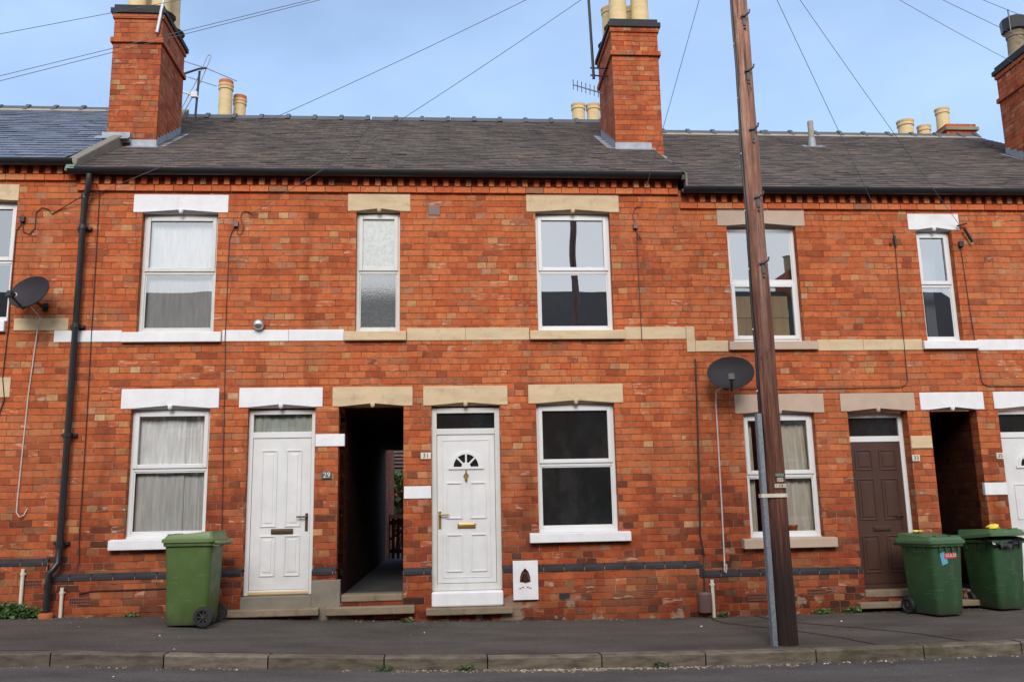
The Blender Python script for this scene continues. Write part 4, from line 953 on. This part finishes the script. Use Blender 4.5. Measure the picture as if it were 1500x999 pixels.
def duct(x, y0, z1, label, r=.02):
    T = MB(); z0 = pv(x, -.1) - .02; T.tube([(x,y0,z0),(x,y0,z1)], r, 10); T.tube([(x,y0,z1-.07),(x,y0,z1-.04)], r*1.25, 10); T.box(x-.03,x+.03,y0,-PL-.001,z1-.06,z1-.045)
    return solo('cable_duct', T, 'cream', label, 'duct pipe', 'cable duct pipes at the wall foot', smooth=True)
duct(3.075,-.075,.35,'short cream duct pipe standing beside the brown box'); duct(-4.205,-.075,.45,'short grey duct pipe just right of the drainpipe'); duct(-4.635,-.075,.66,'tall cream duct pipe in the weeds at the left edge',.02)

# ------------------------------------------------------------------ telegraph pole
def telegraph_pole(label, x, y, z0, zt):
    o = thing('telegraph_pole', label, 'telegraph pole', (x,y,z0))
    T = MB(); n = 26; T.tube([(x + .004*math.sin(k*1.3), y + .003*math.cos(k*.9), z0-.3+(zt-z0+.3)*k/n) for k in range(n+1)], .112, 20, .079); T.build('pole_shaft', 'pole', o, smooth=True)
    return o
PX, PY = 3.20, -1.95; PZ = pv(PX, PY)
pole = telegraph_pole('brown wooden telegraph pole with step irons standing on the kerb edge', PX, PY, PZ, 7.9)
rad = lambda z: .112 - .033*(z-PZ+.3)/(7.9-PZ+.3)
T = MB(); pts = []
for k in range(34):
    z = 2.0 + k*.178; a = R(196 + 5*math.sin(k*.7)); r = rad(z) + .010; pts.append((PX+r*math.cos(a), PY+r*math.sin(a)*1., z))
T.tube(pts, .013, 8); T.build('cable_guard', 'black', pole)
T = MB()
for k in range(10): z = 2.3 + .62*k; r = rad(z)+.022; T.tube([(PX-r,PY-.05,z),(PX-r-.012,PY-.07,z-.012)],.006,6)
T.build('cable_clip', 'white', pole)
for k, z in enumerate((3.58, 4.28, 5.02, 5.68, 6.31, 6.95, 7.5)):
    r = rad(z); yb = PY - r; T = MB()
    T.box(PX-.005,PX+.028,yb-.010,yb+.02,z-.10,z+.03); T.tube([(PX-.03,yb-.012,z+.0),(PX+.02,yb-.022,z+.005),(PX+.05,yb-.055,z+.02),(PX+.056,yb-.06,z+.055)], .010, 8); T.tube([(PX+.014,yb-.018,z-.13),(PX+.014,yb+.01,z-.13)],.014,8)
    T.build('step_iron', 'iron', pole)
T = MB(); gx = PX-.128
T.box(gx-.022,gx+.022,PY-.075,PY-.068,PZ-.02,2.07); T.box(gx-.024,gx-.017,PY-.068,PY+.0,PZ-.02,2.07); T.box(gx+.017,gx+.024,PY-.068,PY+.0,PZ-.02,2.07); T.build('metal_guard', 'galv', pole, bevel=.002)
T = MB(); zz = 1.275; pr = []
for k in range(13):
    a = R(180+15*k); pr.append((PX+.118*math.cos(a), PY+.118*math.sin(a)))
pr = [(gx-.038,PY-.0),(gx-.038,PY-.080),(gx+.03,PY-.084)] + [p for p in pr if p[0] > PX-.07]
for (a,b),(c,d) in zip(pr, pr[1:]): T.add([(a,b,zz-.016),(c,d,zz-.016),(c,d,zz+.02),(a,b,zz+.02)],[(0,1,2,3)])
T.build('strap', 'cream', pole)
T = MB(); T.box(PX-.025,PX+.055,PY-.116,PY-.10,1.455,1.485); T.build('green_tag', 'green_plate', pole)
def tile_txt(txt, x, z, w, y):
    for k, chx in enumerate(txt):
        xx = x + (k-(len(txt)-1)/2)*w; T = MB(); T.box(xx-w*.46,xx+w*.46,y-.004,y+.03,z-.019,z+.019); t = T.build('number_tile', 'cream', pole, bevel=.0015)
        text_mb(chx, .036, face_x(xx, y-.0055, z)).build('lettering', 'ink', t)
tile_txt('DP', PX+.018, 1.425, .030, PY-.112); tile_txt('1281', PX+.018, 1.367, .0275, PY-.112)

# ------------------------------------------------------------------ overhead wires, all from the pole head
PT = Vector((3.17,-1.95,7.82))
def wire(end, label, sag=.10, r=.0034, start=None):
    s = Vector(start) if start else PT; e = Vector(end); n = 24; pts = []
    for k in range(n+1):
        u = k/n; p = s.lerp(e,u); p.z -= sag*4*u*(1-u); pts.append(p)
    T = MB(); T.tube(pts, r, 6); return solo('overhead_wire', T, 'wire', label, 'overhead wire', 'overhead telephone wires from the pole')
wire((-4.1,-.03,5.04),'wire from the pole to the wall near the drainpipe top',.12)
wire((-2.316,-.03,4.775),'wire from the pole to the box right of the white-lintelled upstairs window',.08)
wire((2.47,-.03,4.90),'short steep wire from the pole to the wall right of the bare upstairs window',.0)
wire((5.60,-.03,4.62),'steep wire from the pole to the cable joint left of the narrow window',.0)
wire((6.60,-.05,4.65),'wire from the pole to the wall hook right of the narrow window',.03)
wire((8.40,.9,7.40),'wire from the pole to the chimney at the right edge',.06)
wire((10.59,-.05,5.85),'middle wire from the pole leaving at the upper right corner',.0)
wire((11.11,-.05,6.23),'highest wire from the pole leaving at the upper right corner',.0)
wire((-13.04,-.05,5.23),'upper wire from the pole crossing the left chimney at its cap',.0)
wire((-12.96,-.05,4.26),'upper of two close wires sweeping across the left chimney',.02)
wire((-12.95,-.05,4.10),'lower of two close wires sweeping across the left chimney',.0)

# ------------------------------------------------------------------ aerials
a1 = thing('tv_aerial', 'thin dipole TV aerial on a mast behind the left chimney', 'aerial', (-4.14,3.7,7.7), group='roof aerials')
T = MB(); T.tube([(-4.14,3.7,7.3),(-4.11,3.7,8.1),(-4.09,3.7,8.55)], .020, 8); T.build('mast', 'black', a1)
T = MB(); T.tube([(-4.30,3.55,8.42),(-4.08,3.62,8.55),(-3.97,3.66,8.59)],.018,6); T.build('boom', 'black', a1)
T = MB(); T.tube([(-4.42,3.7,7.72),(-4.14,3.7,8.36),(-3.97,3.7,8.83),(-3.93,3.7,8.85),(-3.91,3.7,8.81),(-4.07,3.7,8.34),(-4.36,3.7,7.70)],.008,6); T.build('dipole_loop', 'alu', a1)
T = MB(); T.tube([(-4.40,3.7,8.74),(-3.97,3.7,8.60),(-3.47,3.7,8.38)],.008,6); T.tube([(-4.28,3.7,8.44),(-3.80,3.7,8.28)],.007,6); T.build('element', 'alu', a1)
T = MB(); T.box(-4.20,-4.10,3.64,3.70,8.06,8.16); T.tube([(-4.36,3.66,8.16),(-4.08,3.66,8.06)],.016,6); T.build('amplifier_box', 'white', a1)
a2 = thing('tv_aerial', 'tall dark mast and small comb aerial clamped to the chimney near the middle', 'aerial', (2.40,2.0,7.7), group='roof aerials')
T = MB(); T.tube([(2.29,1.9,7.60),(2.26,1.9,8.9),(2.24,1.9,9.8)], .022, 8); T.build('mast', 'black', a2)
T = MB(); T.tube([(2.24,1.9,7.66),(2.52,1.9,7.64)],.012,6); T.tube([(2.24,1.9,7.78),(2.52,1.9,7.77)],.012,6); T.build('clamp', 'black', a2)
T = MB(); A0 = Vector((2.04,2.3,7.70)); A1 = Vector((2.50,2.3,7.56)); T.tube([A0,A1],.010,6)
for k in range(7):
    p = A0.lerp(A1,k/7); T.tube([p+Vector((-.02,-.10,.045)), p+Vector((.01,.10,-.03))],.006,5)
T.build('comb_boom', 'alu', a2)
T = MB(); T.tube([(-3.93,1.25,8.36),(-4.00,1.26,7.86)],.022,8); T.tube([(-3.90,1.25,8.7),(-3.93,1.25,8.36)],.018,8); solo('mast_stub', T, 'silver', 'short bright metal pole fixed to the corner of the left chimney top', 'mast', 'roof aerials')

# ------------------------------------------------------------------ wheelie bins (front faces local -y, back +y)
def wheelie_bin(label, loc, rotz, wt, wb, dt, db, H, mats, lid_open=0., rib=True):
    o = thing('wheelie_bin', label, 'wheelie bin', loc, rotz, 'green wheelie bins on the pavement')
    def rr(w, d, r, n=5, y=0):
        pts = []
        for cx_, cy_, a0 in ((w/2-r, d/2-r, 0), (-w/2+r, d/2-r, 90), (-w/2+r, -d/2+r, 180), (w/2-r, -d/2+r, 270)):
            for k in range(n+1): a = R(a0 + 90*k/n); pts.append((cx_+r*math.cos(a), y+cy_+r*math.sin(a)))
        return pts
    T = MB(); layers = [(0.02,.0,.96),(.05,.0,1.),(.35,.36,1.),(H*.93,.97,1.),(H*.945,.97,1.10),(H*.985,1.,1.10)]
    vs = []; fs = []; L = 24
    for z, u, k in layers:
        w = wb+(wt-wb)*(z/H); d = db+(dt-db)*(z/H); vs += [(x,y,z) for x,y in rr(w*k, d*(1+(k-1)*.8), .055)]
    for i in range(len(layers)-1): fs += [(i*L+k, i*L+(k+1)%L, (i+1)*L+(k+1)%L, (i+1)*L+k) for k in range(L)]
    fs += [tuple(range(L-1,-1,-1)), tuple(range((len(layers)-1)*L, len(layers)*L))]
    T.add(vs, fs)
    for sx in (-.30,-.1,.1,.30):
        T.box(sx*wt-.006, sx*wt+.006, -dt*.53, -dt*.44, H*.86, H*.945)
    for sy in (-.28,0,.28) if rib else ():
        for q in (-1,1): T.box(q*wt*.5-.012, q*wt*.5+.012, sy*dt-.006, sy*dt+.006, H*.84, H*.945)
    T.build('bin_body', mats[0], o, local=True, smooth=True, bevel=0)
    # lid: hinged at the back
    T = MB(); X = Matrix.Translation((0,dt*.5,H)) @ Matrix.Rotation(-lid_open,4,'X') @ Matrix.Translation((0,-dt*.5,-H))
    w2, d2 = wt*1.16, dt*1.13; vs = []; fs = []
    for z, k, dy, sl in ((-.012,1.,0,0),(.022,1.,0,.0),(.030,.93,.0,.01),(.055,.90,.01,.02),(.060,.80,.02,.02)):
        vs += [(x, y+dy, H+z+sl*(y/d2+.5)*2.2) for x,y in rr(w2*k, d2*k, .05)]
    for i in range(4): fs += [(i*L+k, i*L+(k+1)%L, (i+1)*L+(k+1)%L, (i+1)*L+k) for k in range(L)]
    fs += [tuple(range(L-1,-1,-1)), tuple(range(4*L, 5*L))]
    T.add(vs, fs, X)
    for q in (-.24,.24): T.box(q*wt-.05,q*wt+.05,-d2*.44,-d2*.34,H+.03,H+.075,X)
    T.build('lid', mats[1], o, local=True, smooth=True)
    T = MB(); T.tube([(-wt*.5,dt*.57,H*.985),(-wt*.48,dt*.66,H*.975),(wt*.48,dt*.66,H*.975),(wt*.5,dt*.57,H*.985)], .018, 8)
    for q in (-.44,.44): T.box(q*wt-.02,q*wt+.02,dt*.45,dt*.65,H*.94,H*1.0)
    T.build('handle', mats[1], o, local=True, smooth=True)
    wr = .118*H
    for q in (-1,1):
        xw = q*(wb*.5+.028); Z = Matrix.Translation((xw,db*.5-.02,wr)) @ Matrix.Rotation(R(90)*q,4,'Y')
        T = MB(); T.lathe([(wr*.62,-.022),(wr*.95,-.024),(wr,-.012),(wr,.012),(wr*.95,.024),(wr*.68,.026),(wr*.62,.014),(wr*.62,-.022)], (0,0,0), 24, Z, caps=False); wl = T.build('wheel', 'black_rough', o, local=True, smooth=True)
        T = MB(); T.lathe([(.001,.024),(wr*.18,.024),(wr*.2,.014),(wr*.2,-.02),(.001,-.02)],(0,0,0),12,Z)
        for k in range(8): T.box(-.006,.006,wr*.16,wr*.66,-.004,.012,Z @ Matrix.Rotation(R(45*k),4,'Z'))
        T.lathe([(wr*.6,.018),(wr*.68,.018),(wr*.68,-.018),(wr*.6,-.018),(wr*.6,.018)],(0,0,0),20,Z, caps=False)
        T.build('hub', 'hub', wl, local=True)
    T = MB(); T.tube([(-wb*.5-.02,db*.5-.02,wr),(wb*.5+.02,db*.5-.02,wr)],.011,8); T.build('axle', 'black', o, local=True)
    return o
bx, by = -2.655, -.60
b1 = wheelie_bin('faded olive green wheelie bin standing side-on below the net-curtained window', (bx,by,pv(bx,by)+.001), R(-93), .47,.42,.485,.425, .862, ('bin_a','bin_a_lid'), rib=False)
b2 = wheelie_bin('dark green wheelie bin with red and blue stickers in front of the brown door', (5.525,-.47,pv(5.5,-.47)+.001), R(15), .43,.36,.52,.44, .80, ('bin_b','bin_b_lid'))
b3 = wheelie_bin('dark green wheelie bin at the right edge with a black bag under its raised lid', (6.43,-.20,pv(6.40,-.2)+.001), R(12), .45,.37,.52,.44, .80, ('bin_b','bin_b_lid'), R(5))
# stickers on the middle bin
Xs = Matrix.Rotation(R(math.degrees(math.atan((.52-.44)/2/.80))),4,'X')
yf = lambda z: -(.44+(.52-.44)*z/.80)/2 - .0015
T = MB(); T.add([(-.125,yf(.68)-.001,.682),(-.044,yf(.69)-.001,.70),(-.014,yf(.57)-.001,.575),(-.095,yf(.56)-.001,.553),(-.125,yf(.68)+.002,.682),(-.044,yf(.69)+.002,.70),(-.014,yf(.57)+.002,.575),(-.095,yf(.56)+.002,.553)],[(0,1,2,3),(7,6,5,4),(0,4,5,1),(1,5,6,2),(2,6,7,3),(3,7,4,0)])
T.build('blue_sticker', 'blue', b2, local=True)
T = MB(); T.add([(-.062,yf(.62)-.003,.622),(.105,yf(.62)-.003,.628),(.105,yf(.69)-.003,.690),(-.062,yf(.69)-.003,.686),(-.062,yf(.62)+.001,.622),(.105,yf(.62)+.001,.628),(.105,yf(.69)+.001,.690),(-.062,yf(.69)+.001,.686)],[(0,1,2,3),(7,6,5,4),(0,4,5,1),(1,5,6,2),(2,6,7,3),(3,7,4,0)])
st = T.build('red_sticker', 'red', b2, local=True)
text_mb('GULDI', .052, Matrix.Translation((.028,yf(.656)-.0055,.657)) @ Matrix.Rotation(R(90),4,'X')).build('lettering', 'white', st, local=True)
def rag(name, c, w, d, hh, mat, label, cat, seed, z0=0):
    rnd = random.Random(seed); T = MB(); n = 12; vs = []; fs = []
    for i in range(5):
        r = (0.25,.8,1.,.7,.1)[i]; z = (0,.05,.4,.8,1.)[i]*hh
        for k in range(n):
            a = 2*math.pi*k/n; q = r*rnd.uniform(.75,1.15); vs.append((c[0]+w*q*math.cos(a), c[1]+d*q*math.sin(a), c[2]+z*rnd.uniform(.6,1.2)))
    for i in range(4): fs += [(i*n+k, i*n+(k+1)%n, (i+1)*n+(k+1)%n, (i+1)*n+k) for k in range(n)]
    fs += [tuple(range(n-1,-1,-1)), tuple(range(4*n,5*n))]
    T.add(vs, fs); return solo(name, T, mat, label, cat)
rag('wrapper', (5.44,-.38,.848), .07,.05,.02,'yellow','flat yellow wrapper lying on the lid of the bin with stickers','wrapper',3)
rag('wrapper', (6.40,-.32,.86), .09,.06,.05,'yellow','crumpled yellow wrapper on the raised lid of the rightmost bin','wrapper',5)
T = MB(); rnd = random.Random(11)
def bagf(u, v):
    x = 6.16 + .48*u; dip = math.sin(math.pi*u)
    y = -.30 - .20*math.sin(v*1.57) - .05*rnd.random(); z = .765 - v*(.03+.085*dip*(.6+.7*rnd.random())) + .012*rnd.random()
    return (x, y, z)
T.grid(bagf, 18, 6); solo('refuse_bag', T, 'bag', 'black refuse bag spilling out under the lid of the rightmost bin', 'bag', smooth=True)

# ------------------------------------------------------------------ behind the passage
gt = thing('wooden_gate', 'dark slatted gate with a pale top rail seen through the passage', 'gate', (-1.1,9.2,.18))
T = MB()
for k in range(9): T.box(-1.58+.105*k,-1.51+.105*k,9.2,9.225,.20,1.05)
T.build('slats', 'fence_wood', gt)
T = MB(); T.box(-1.6,-.6,9.225,9.26,.92,1.0); T.box(-1.6,-.6,9.225,9.26,.32,.40); T.add([(-1.58,9.226,.40),(-1.5,9.226,.40),(-.64,9.226,.92),(-.72,9.226,.92),(-1.58,9.25,.40),(-1.5,9.25,.40),(-.64,9.25,.92),(-.72,9.25,.92)],[(0,1,2,3),(7,6,5,4),(0,4,5,1),(1,5,6,2),(2,6,7,3),(3,7,4,0)]); T.build('rails', 'fence_wood', gt)
T = MB(); T.box(-1.62,-.58,9.17,9.28,1.055,1.13); T.build('top_rail', 'upvc', gt)
T = MB(); T.box(-4.2,-1.21,7.62,10.9,0,3.0); wing = T.build('rear_wing', 'brick', h29)
T = MB(); T.box(-4.2,-1.19,7.6,10.95,3.0,3.08); T.build('wing_roof', 'slate', wing)
ob = thing('outbuilding', 'slate-roofed outbuilding behind the bush beyond the passage', 'building', (-1.5,17,.1))
T = MB(); T.box(-5,2.5,16.5,20,-.1,2.3); T.build('wall', 'brick', ob)
T = MB()
for r in range(14):
    for i in range(30): a = -5+.25*i+(r%2)*.12; t = r*.22; T.box(a+.003,a+.247,16.3+t*.83-.0,16.3+t*.83+.25,2.25+t*.55+random.uniform(0,.012),2.30+t*.55)
T.add([(-5,16.35,2.2),(2.5,16.35,2.2),(2.5,19.4,4.25),(-5,19.4,4.25)],[(0,1,2,3)]); T.build('roof', 'slate', ob)
T = MB(); T.box(-1.75,-1.55,16.25,16.32,2.35,2.62); T.build('roof_light', 'upvc_grey', ob)
def leaves(c, rx, ry, rz_, n, s, seed):
    T = MB(); rnd = random.Random(seed)
    for _ in range(n):
        a = rnd.uniform(0,6.283); u = rnd.uniform(-1,1); q = rnd.random()**.4; r = math.sqrt(1-u*u)
        p = Vector((c[0]+rx*q*r*math.cos(a), c[1]+ry*q*r*math.sin(a), c[2]+rz_*q*u)); ss = s*rnd.uniform(.6,1.4)
        X = Matrix.Translation(p) @ Matrix.Rotation(rnd.uniform(0,6.28),4,'Z') @ Matrix.Rotation(rnd.uniform(-1,1),4,'X')
        T.add([(-ss*.5,0,0),(0,-ss*.15,ss*.45),(ss*.5,0,0),(0,ss*.15,-ss*.45)],[(0,1,2,3)],X)
    return T
bu = thing('bush', 'loose green bush behind the gate beyond the passage', 'bush', (-1.3,12.5,.15))
T = leaves((-1.35,12.5,1.40),1.0,.7,.80,1500,.13,4); T.v += []; T.build('foliage', 'bush', bu)
T = MB(); rnd = random.Random(2)
for k in range(9): T.tube([(-1.3+rnd.uniform(-.2,.2),12.5,.1),(-1.3+rnd.uniform(-.6,.6),12.5+rnd.uniform(-.3,.3),1.2),(-1.3+rnd.uniform(-.9,.9),12.4,2.0)],.02,6,.006)
T.build('stems', 'stem', bu)

# ------------------------------------------------------------------ weeds, grit
def weed(x, y, w, hh, n, s, label, seed):
    T = leaves((x, y, pv(x,y)+hh*.45), w, .07, hh*.55, n, s, seed)
    for v in T.v: v.z = max(v.z, pv(v.x, v.y)+.002); v.y = min(v.y, -PL-.008)
    o = solo('weed', T, 'leaf', label, 'weed', 'weeds along the wall foot'); return o
weed(-4.75,-.13,.36,.16,420,.045,'broad leafy weed clump against the wall at the left edge',1)
weed(-4.5,-.13,.16,.11,130,.04,'low leafy weeds just left of the drainpipe foot',12)
weed(3.18,-.10,.06,.06,50,.03,'small green weed at the foot of the cream duct by the brown box',2)
weed(4.35,-.10,.14,.06,90,.03,'thin weed tuft at the wall foot just right of the wooden pole',3)
weed(4.72,-.10,.12,.07,90,.03,'weed tuft at the wall corner left of the brown door steps',8)
weed(-.42,-.16,.09,.05,60,.025,'tiny weed tuft between the passage step and the white door step',9)
weed(-3.45,-.08,.10,.05,40,.025,'tiny weed tuft at the wall foot left of the lone bin',10)
for i, (x, lab) in enumerate(((-.55,'weed in the gutter below the passage, at a kerb joint'),(.15,'weed in the gutter in front of the white sunburst door'),(1.9,'weed in the gutter left of the wooden pole'))):
    T = leaves((x,KF-.05,rz(x,KF)+.03),.10,.03,.022,60,.022,20+i); 
    for v in T.v: v.z = max(v.z, rz(v.x,KF)+.003)
    solo('gutter_weed', T, 'leaf', lab, 'weed', 'weeds in the gutter')
T = MB(); rnd = random.Random(5)
def chip(x, y, z, s):
    X = Matrix.Translation((x,y,z)) @ Matrix.Rotation(rnd.uniform(0,6.28),4,'Z')
    T.add([(-s,-s*.6,0),(s,-s*.5,0),(s*.7,s*.6,0),(-s*.6,s*.5,0),(0,0,s*.7)],[(0,1,4),(1,2,4),(2,3,4),(3,0,4)],X)
for _ in range(700):
    x = rnd.choice((rnd.uniform(-7,9), rnd.gauss(1.7,.8), rnd.gauss(.9,.7))); y = KF - abs(rnd.gauss(0,.06)) - .005; chip(x,y,rz(x,y)+.001,rnd.uniform(.005,.016))
for _ in range(260):
    x = rnd.uniform(-6,8); y = -.06-abs(rnd.gauss(0,.07)); chip(x,y,pv(x,y)+.001,rnd.uniform(.004,.011))
for _ in range(120):
    x = rnd.uniform(-6,8); y = rnd.uniform(-4,-.1); z = pv(x,y) if y > KY else rz(x,y)
    if KF-.02 < y < KY: continue
    chip(x,y,z+.001,rnd.uniform(.003,.009))
tag(T.build('grit', 'dirt'), 'scattered grit and dead leaf scraps along kerb and wall foot', 'grit', kind='stuff')
T = MB()
for _ in range(26):
    x = rnd.uniform(-6,7); y = rnd.choice((KF-.06, rnd.uniform(-3.2,-.2))); z = pv(x,y) if y > KY else rz(x,y)
    if KF-.02 < y < KY: continue
    chip(x,y,z+.001,rnd.uniform(.008,.016))
tag(T.build('litter_specks', 'white'), 'tiny white litter specks on road and pavement', 'litter', kind='stuff')

# ------------------------------------------------------------------ the other side of the street (seen only in the window panes)
def opposite(x):
    o = thing('terraced_house', 'brick terraced house across the street, seen only as a dark reflection in the panes', 'house', (x,-11.6,-.1), group='houses across the street')
    T = MB(); T.box(-2.6,2.6,-7.5,0,-.4,5.2); T.build('wall', 'brick', o, local=True)
    T = MB(); T.prismx([(.15,5.15),(-3.75,7.75),(-7.7,5.15)],-2.6,2.6); T.build('roof', 'slate', o, local=True)
    T = MB(); T.box(-2.55,-1.6,-4.3,-3.2,6.5,8.3); c = T.build('chimney', 'brick', o, local=True)
    for q in (-2.3,-1.85): T = MB(); T.lathe([(.14,0),(.12,.5),(.15,.55),(.001,.55)],(q,-3.75,8.3),12); T.build('chimney_pot','buff',c,local=True)
    for (a,b,c_,d) in ((-1.9,-1.0,3.3,4.8),(.9,1.8,3.3,4.8),(.8,1.8,.9,2.4)):
        T = MB(); T.box(a,b,0,.02,c_,d); w = T.build('window','upvc',o,local=True); T = MB(); T.box(a+.08,b-.08,.02,.03,c_+.08,d-.08); T.build('pane','misty',w,local=True)
        T = MB(); T.box(a-.1,b+.1,.0,.05,c_-.12,c_); T.build('sill','stone',w,local=True); T = MB(); T.box(a-.1,b+.1,.0,.015,d,d+.22); T.build('lintel','stone',w,local=True)
    T = MB(); T.box(-1.7,-.9,0,.02,.1,2.1); T.build('door','door_brown',o,local=True); return o
op0 = opposite(-13.0)
def copy_tree(o, parent=None):
    c = o.copy(); COL.objects.link(c)
    if parent: c.parent = parent
    for chd in list(o.children): copy_tree(chd, c)
    return c
for k in range(1, 6):
    c = copy_tree(op0); c.location.x = -13.0 + 5.2*k
telegraph_pole('brown telegraph pole across the street, seen reflected in the bare upstairs window', 3.30,-11.0,-.08,8.6)

# ------------------------------------------------------------------ camera
cam = bpy.data.cameras.new('camera'); co = bpy.data.objects.new('camera', cam); COL.objects.link(co)
yaw, pit, rol = 0.07729876, 0.18680894, -0.02031885
f = Vector((math.sin(yaw)*math.cos(pit), math.cos(yaw)*math.cos(pit), math.sin(pit))); r0 = Vector((math.cos(yaw), -math.sin(yaw), 0)); u0 = r0.cross(f)
rv = math.cos(rol)*r0 + math.sin(rol)*u0; uv = -math.sin(rol)*r0 + math.cos(rol)*u0
co.matrix_world = Matrix(((rv.x,uv.x,-f.x,0),(rv.y,uv.y,-f.y,-10.5),(rv.z,uv.z,-f.z,1.2),(0,0,0,1)))
cam.sensor_fit = 'HORIZONTAL'; cam.sensor_width = 36; cam.lens = 36*1300/1500; cam.clip_start = .05; cam.clip_end = 2000
scene.camera = co

# ------------------------------------------------------------------ light
EL, AZ = R(34), R(184)      # azimuth clockwise from +y: the sun stands behind the camera, a little to the left
w = bpy.data.worlds.new('World'); scene.world = w; w.use_nodes = True; nt = w.node_tree; nt.nodes.clear()
out = nt.nodes.new('ShaderNodeOutputWorld'); bg = nt.nodes.new('ShaderNodeBackground'); sky = nt.nodes.new('ShaderNodeTexSky')
sky.sky_type = 'NISHITA'; sky.sun_disc = False; sky.sun_elevation = EL; sky.sun_rotation = AZ; sky.altitude = 50; sky.air_density = 1.; sky.dust_density = 1.5; sky.ozone_density = 1.2
tc = nt.nodes.new('ShaderNodeTexCoord'); mp = nt.nodes.new('ShaderNodeMapping'); mp.inputs['Scale'].default_value = (1.2,1.2,2.6)
ns = nt.nodes.new('ShaderNodeTexNoise'); ns.inputs['Scale'].default_value = 1.6; ns.inputs['Detail'].default_value = 5
rp = nt.nodes.new('ShaderNodeValToRGB'); rp.color_ramp.elements[0].position = .35; rp.color_ramp.elements[0].color = (.25,.25,.25,1); rp.color_ramp.elements[1].position = .75; rp.color_ramp.elements[1].color = (.80,.80,.80,1)
mx = nt.nodes.new('ShaderNodeMix'); mx.data_type = 'RGBA'; mx.inputs[7].default_value = (3.7,5.1,7.5,1)
bg.inputs[1].default_value = .15
L_ = nt.links.new
L_(tc.outputs['Generated'], mp.inputs[0]); L_(mp.outputs[0], ns.inputs['Vector']); L_(ns.outputs['Fac'], rp.inputs[0]); L_(rp.outputs[0], mx.inputs[0]); L_(sky.outputs[0], mx.inputs[6]); 
sp = nt.nodes.new('ShaderNodeSeparateXYZ'); L_(tc.outputs['Generated'], sp.inputs[0])     # thin white cloud over the half of the sky behind the viewer
mr = nt.nodes.new('ShaderNodeMapRange'); mr.interpolation_type = 'SMOOTHSTEP'; mr.inputs[1].default_value = .25; mr.inputs[2].default_value = -.55; L_(sp.outputs[1], mr.inputs[0])
n2 = nt.nodes.new('ShaderNodeTexNoise'); n2.inputs['Scale'].default_value = 2.4; n2.inputs['Detail'].default_value = 6; L_(mp.outputs[0], n2.inputs['Vector'])
r2 = nt.nodes.new('ShaderNodeValToRGB'); r2.color_ramp.elements[0].position = .3; r2.color_ramp.elements[0].color = (.6,.6,.6,1); r2.color_ramp.elements[1].position = .7; L_(n2.outputs['Fac'], r2.inputs[0])
mm = nt.nodes.new('ShaderNodeMath'); mm.operation = 'MULTIPLY'; L_(mr.outputs[0], mm.inputs[0]); L_(r2.outputs[0], mm.inputs[1])
m2 = nt.nodes.new('ShaderNodeMix'); m2.data_type = 'RGBA'; m2.inputs[7].default_value = (7.0,7.2,7.4,1); L_(mm.outputs[0], m2.inputs[0]); L_(mx.outputs[2], m2.inputs[6]); L_(m2.outputs[2], bg.inputs[0]); L_(bg.outputs[0], out.inputs[0])
sd = bpy.data.lights.new('sun', 'SUN'); so = bpy.data.objects.new('sun', sd); COL.objects.link(so)
sd.energy = 2.1; sd.angle = R(26); sd.color = (1,.95,.88)
dv = Vector((math.sin(AZ)*math.cos(EL), math.cos(AZ)*math.cos(EL), math.sin(EL))); so.rotation_euler = dv.to_track_quat('Z','Y').to_euler(); so.location = dv*30
scene.view_settings.view_transform = 'Standard'; scene.view_settings.look = 'None'; scene.view_settings.exposure = .35; scene.view_settings.gamma = 1
scene.render.engine = 'CYCLES'; cy = scene.cycles; cy.use_denoising = True; cy.max_bounces = 8; cy.transparent_max_bounces = 12; cy.use_adaptive_sampling = True; cy.adaptive_threshold = .02
cy.caustics_reflective = False; cy.caustics_refractive = False
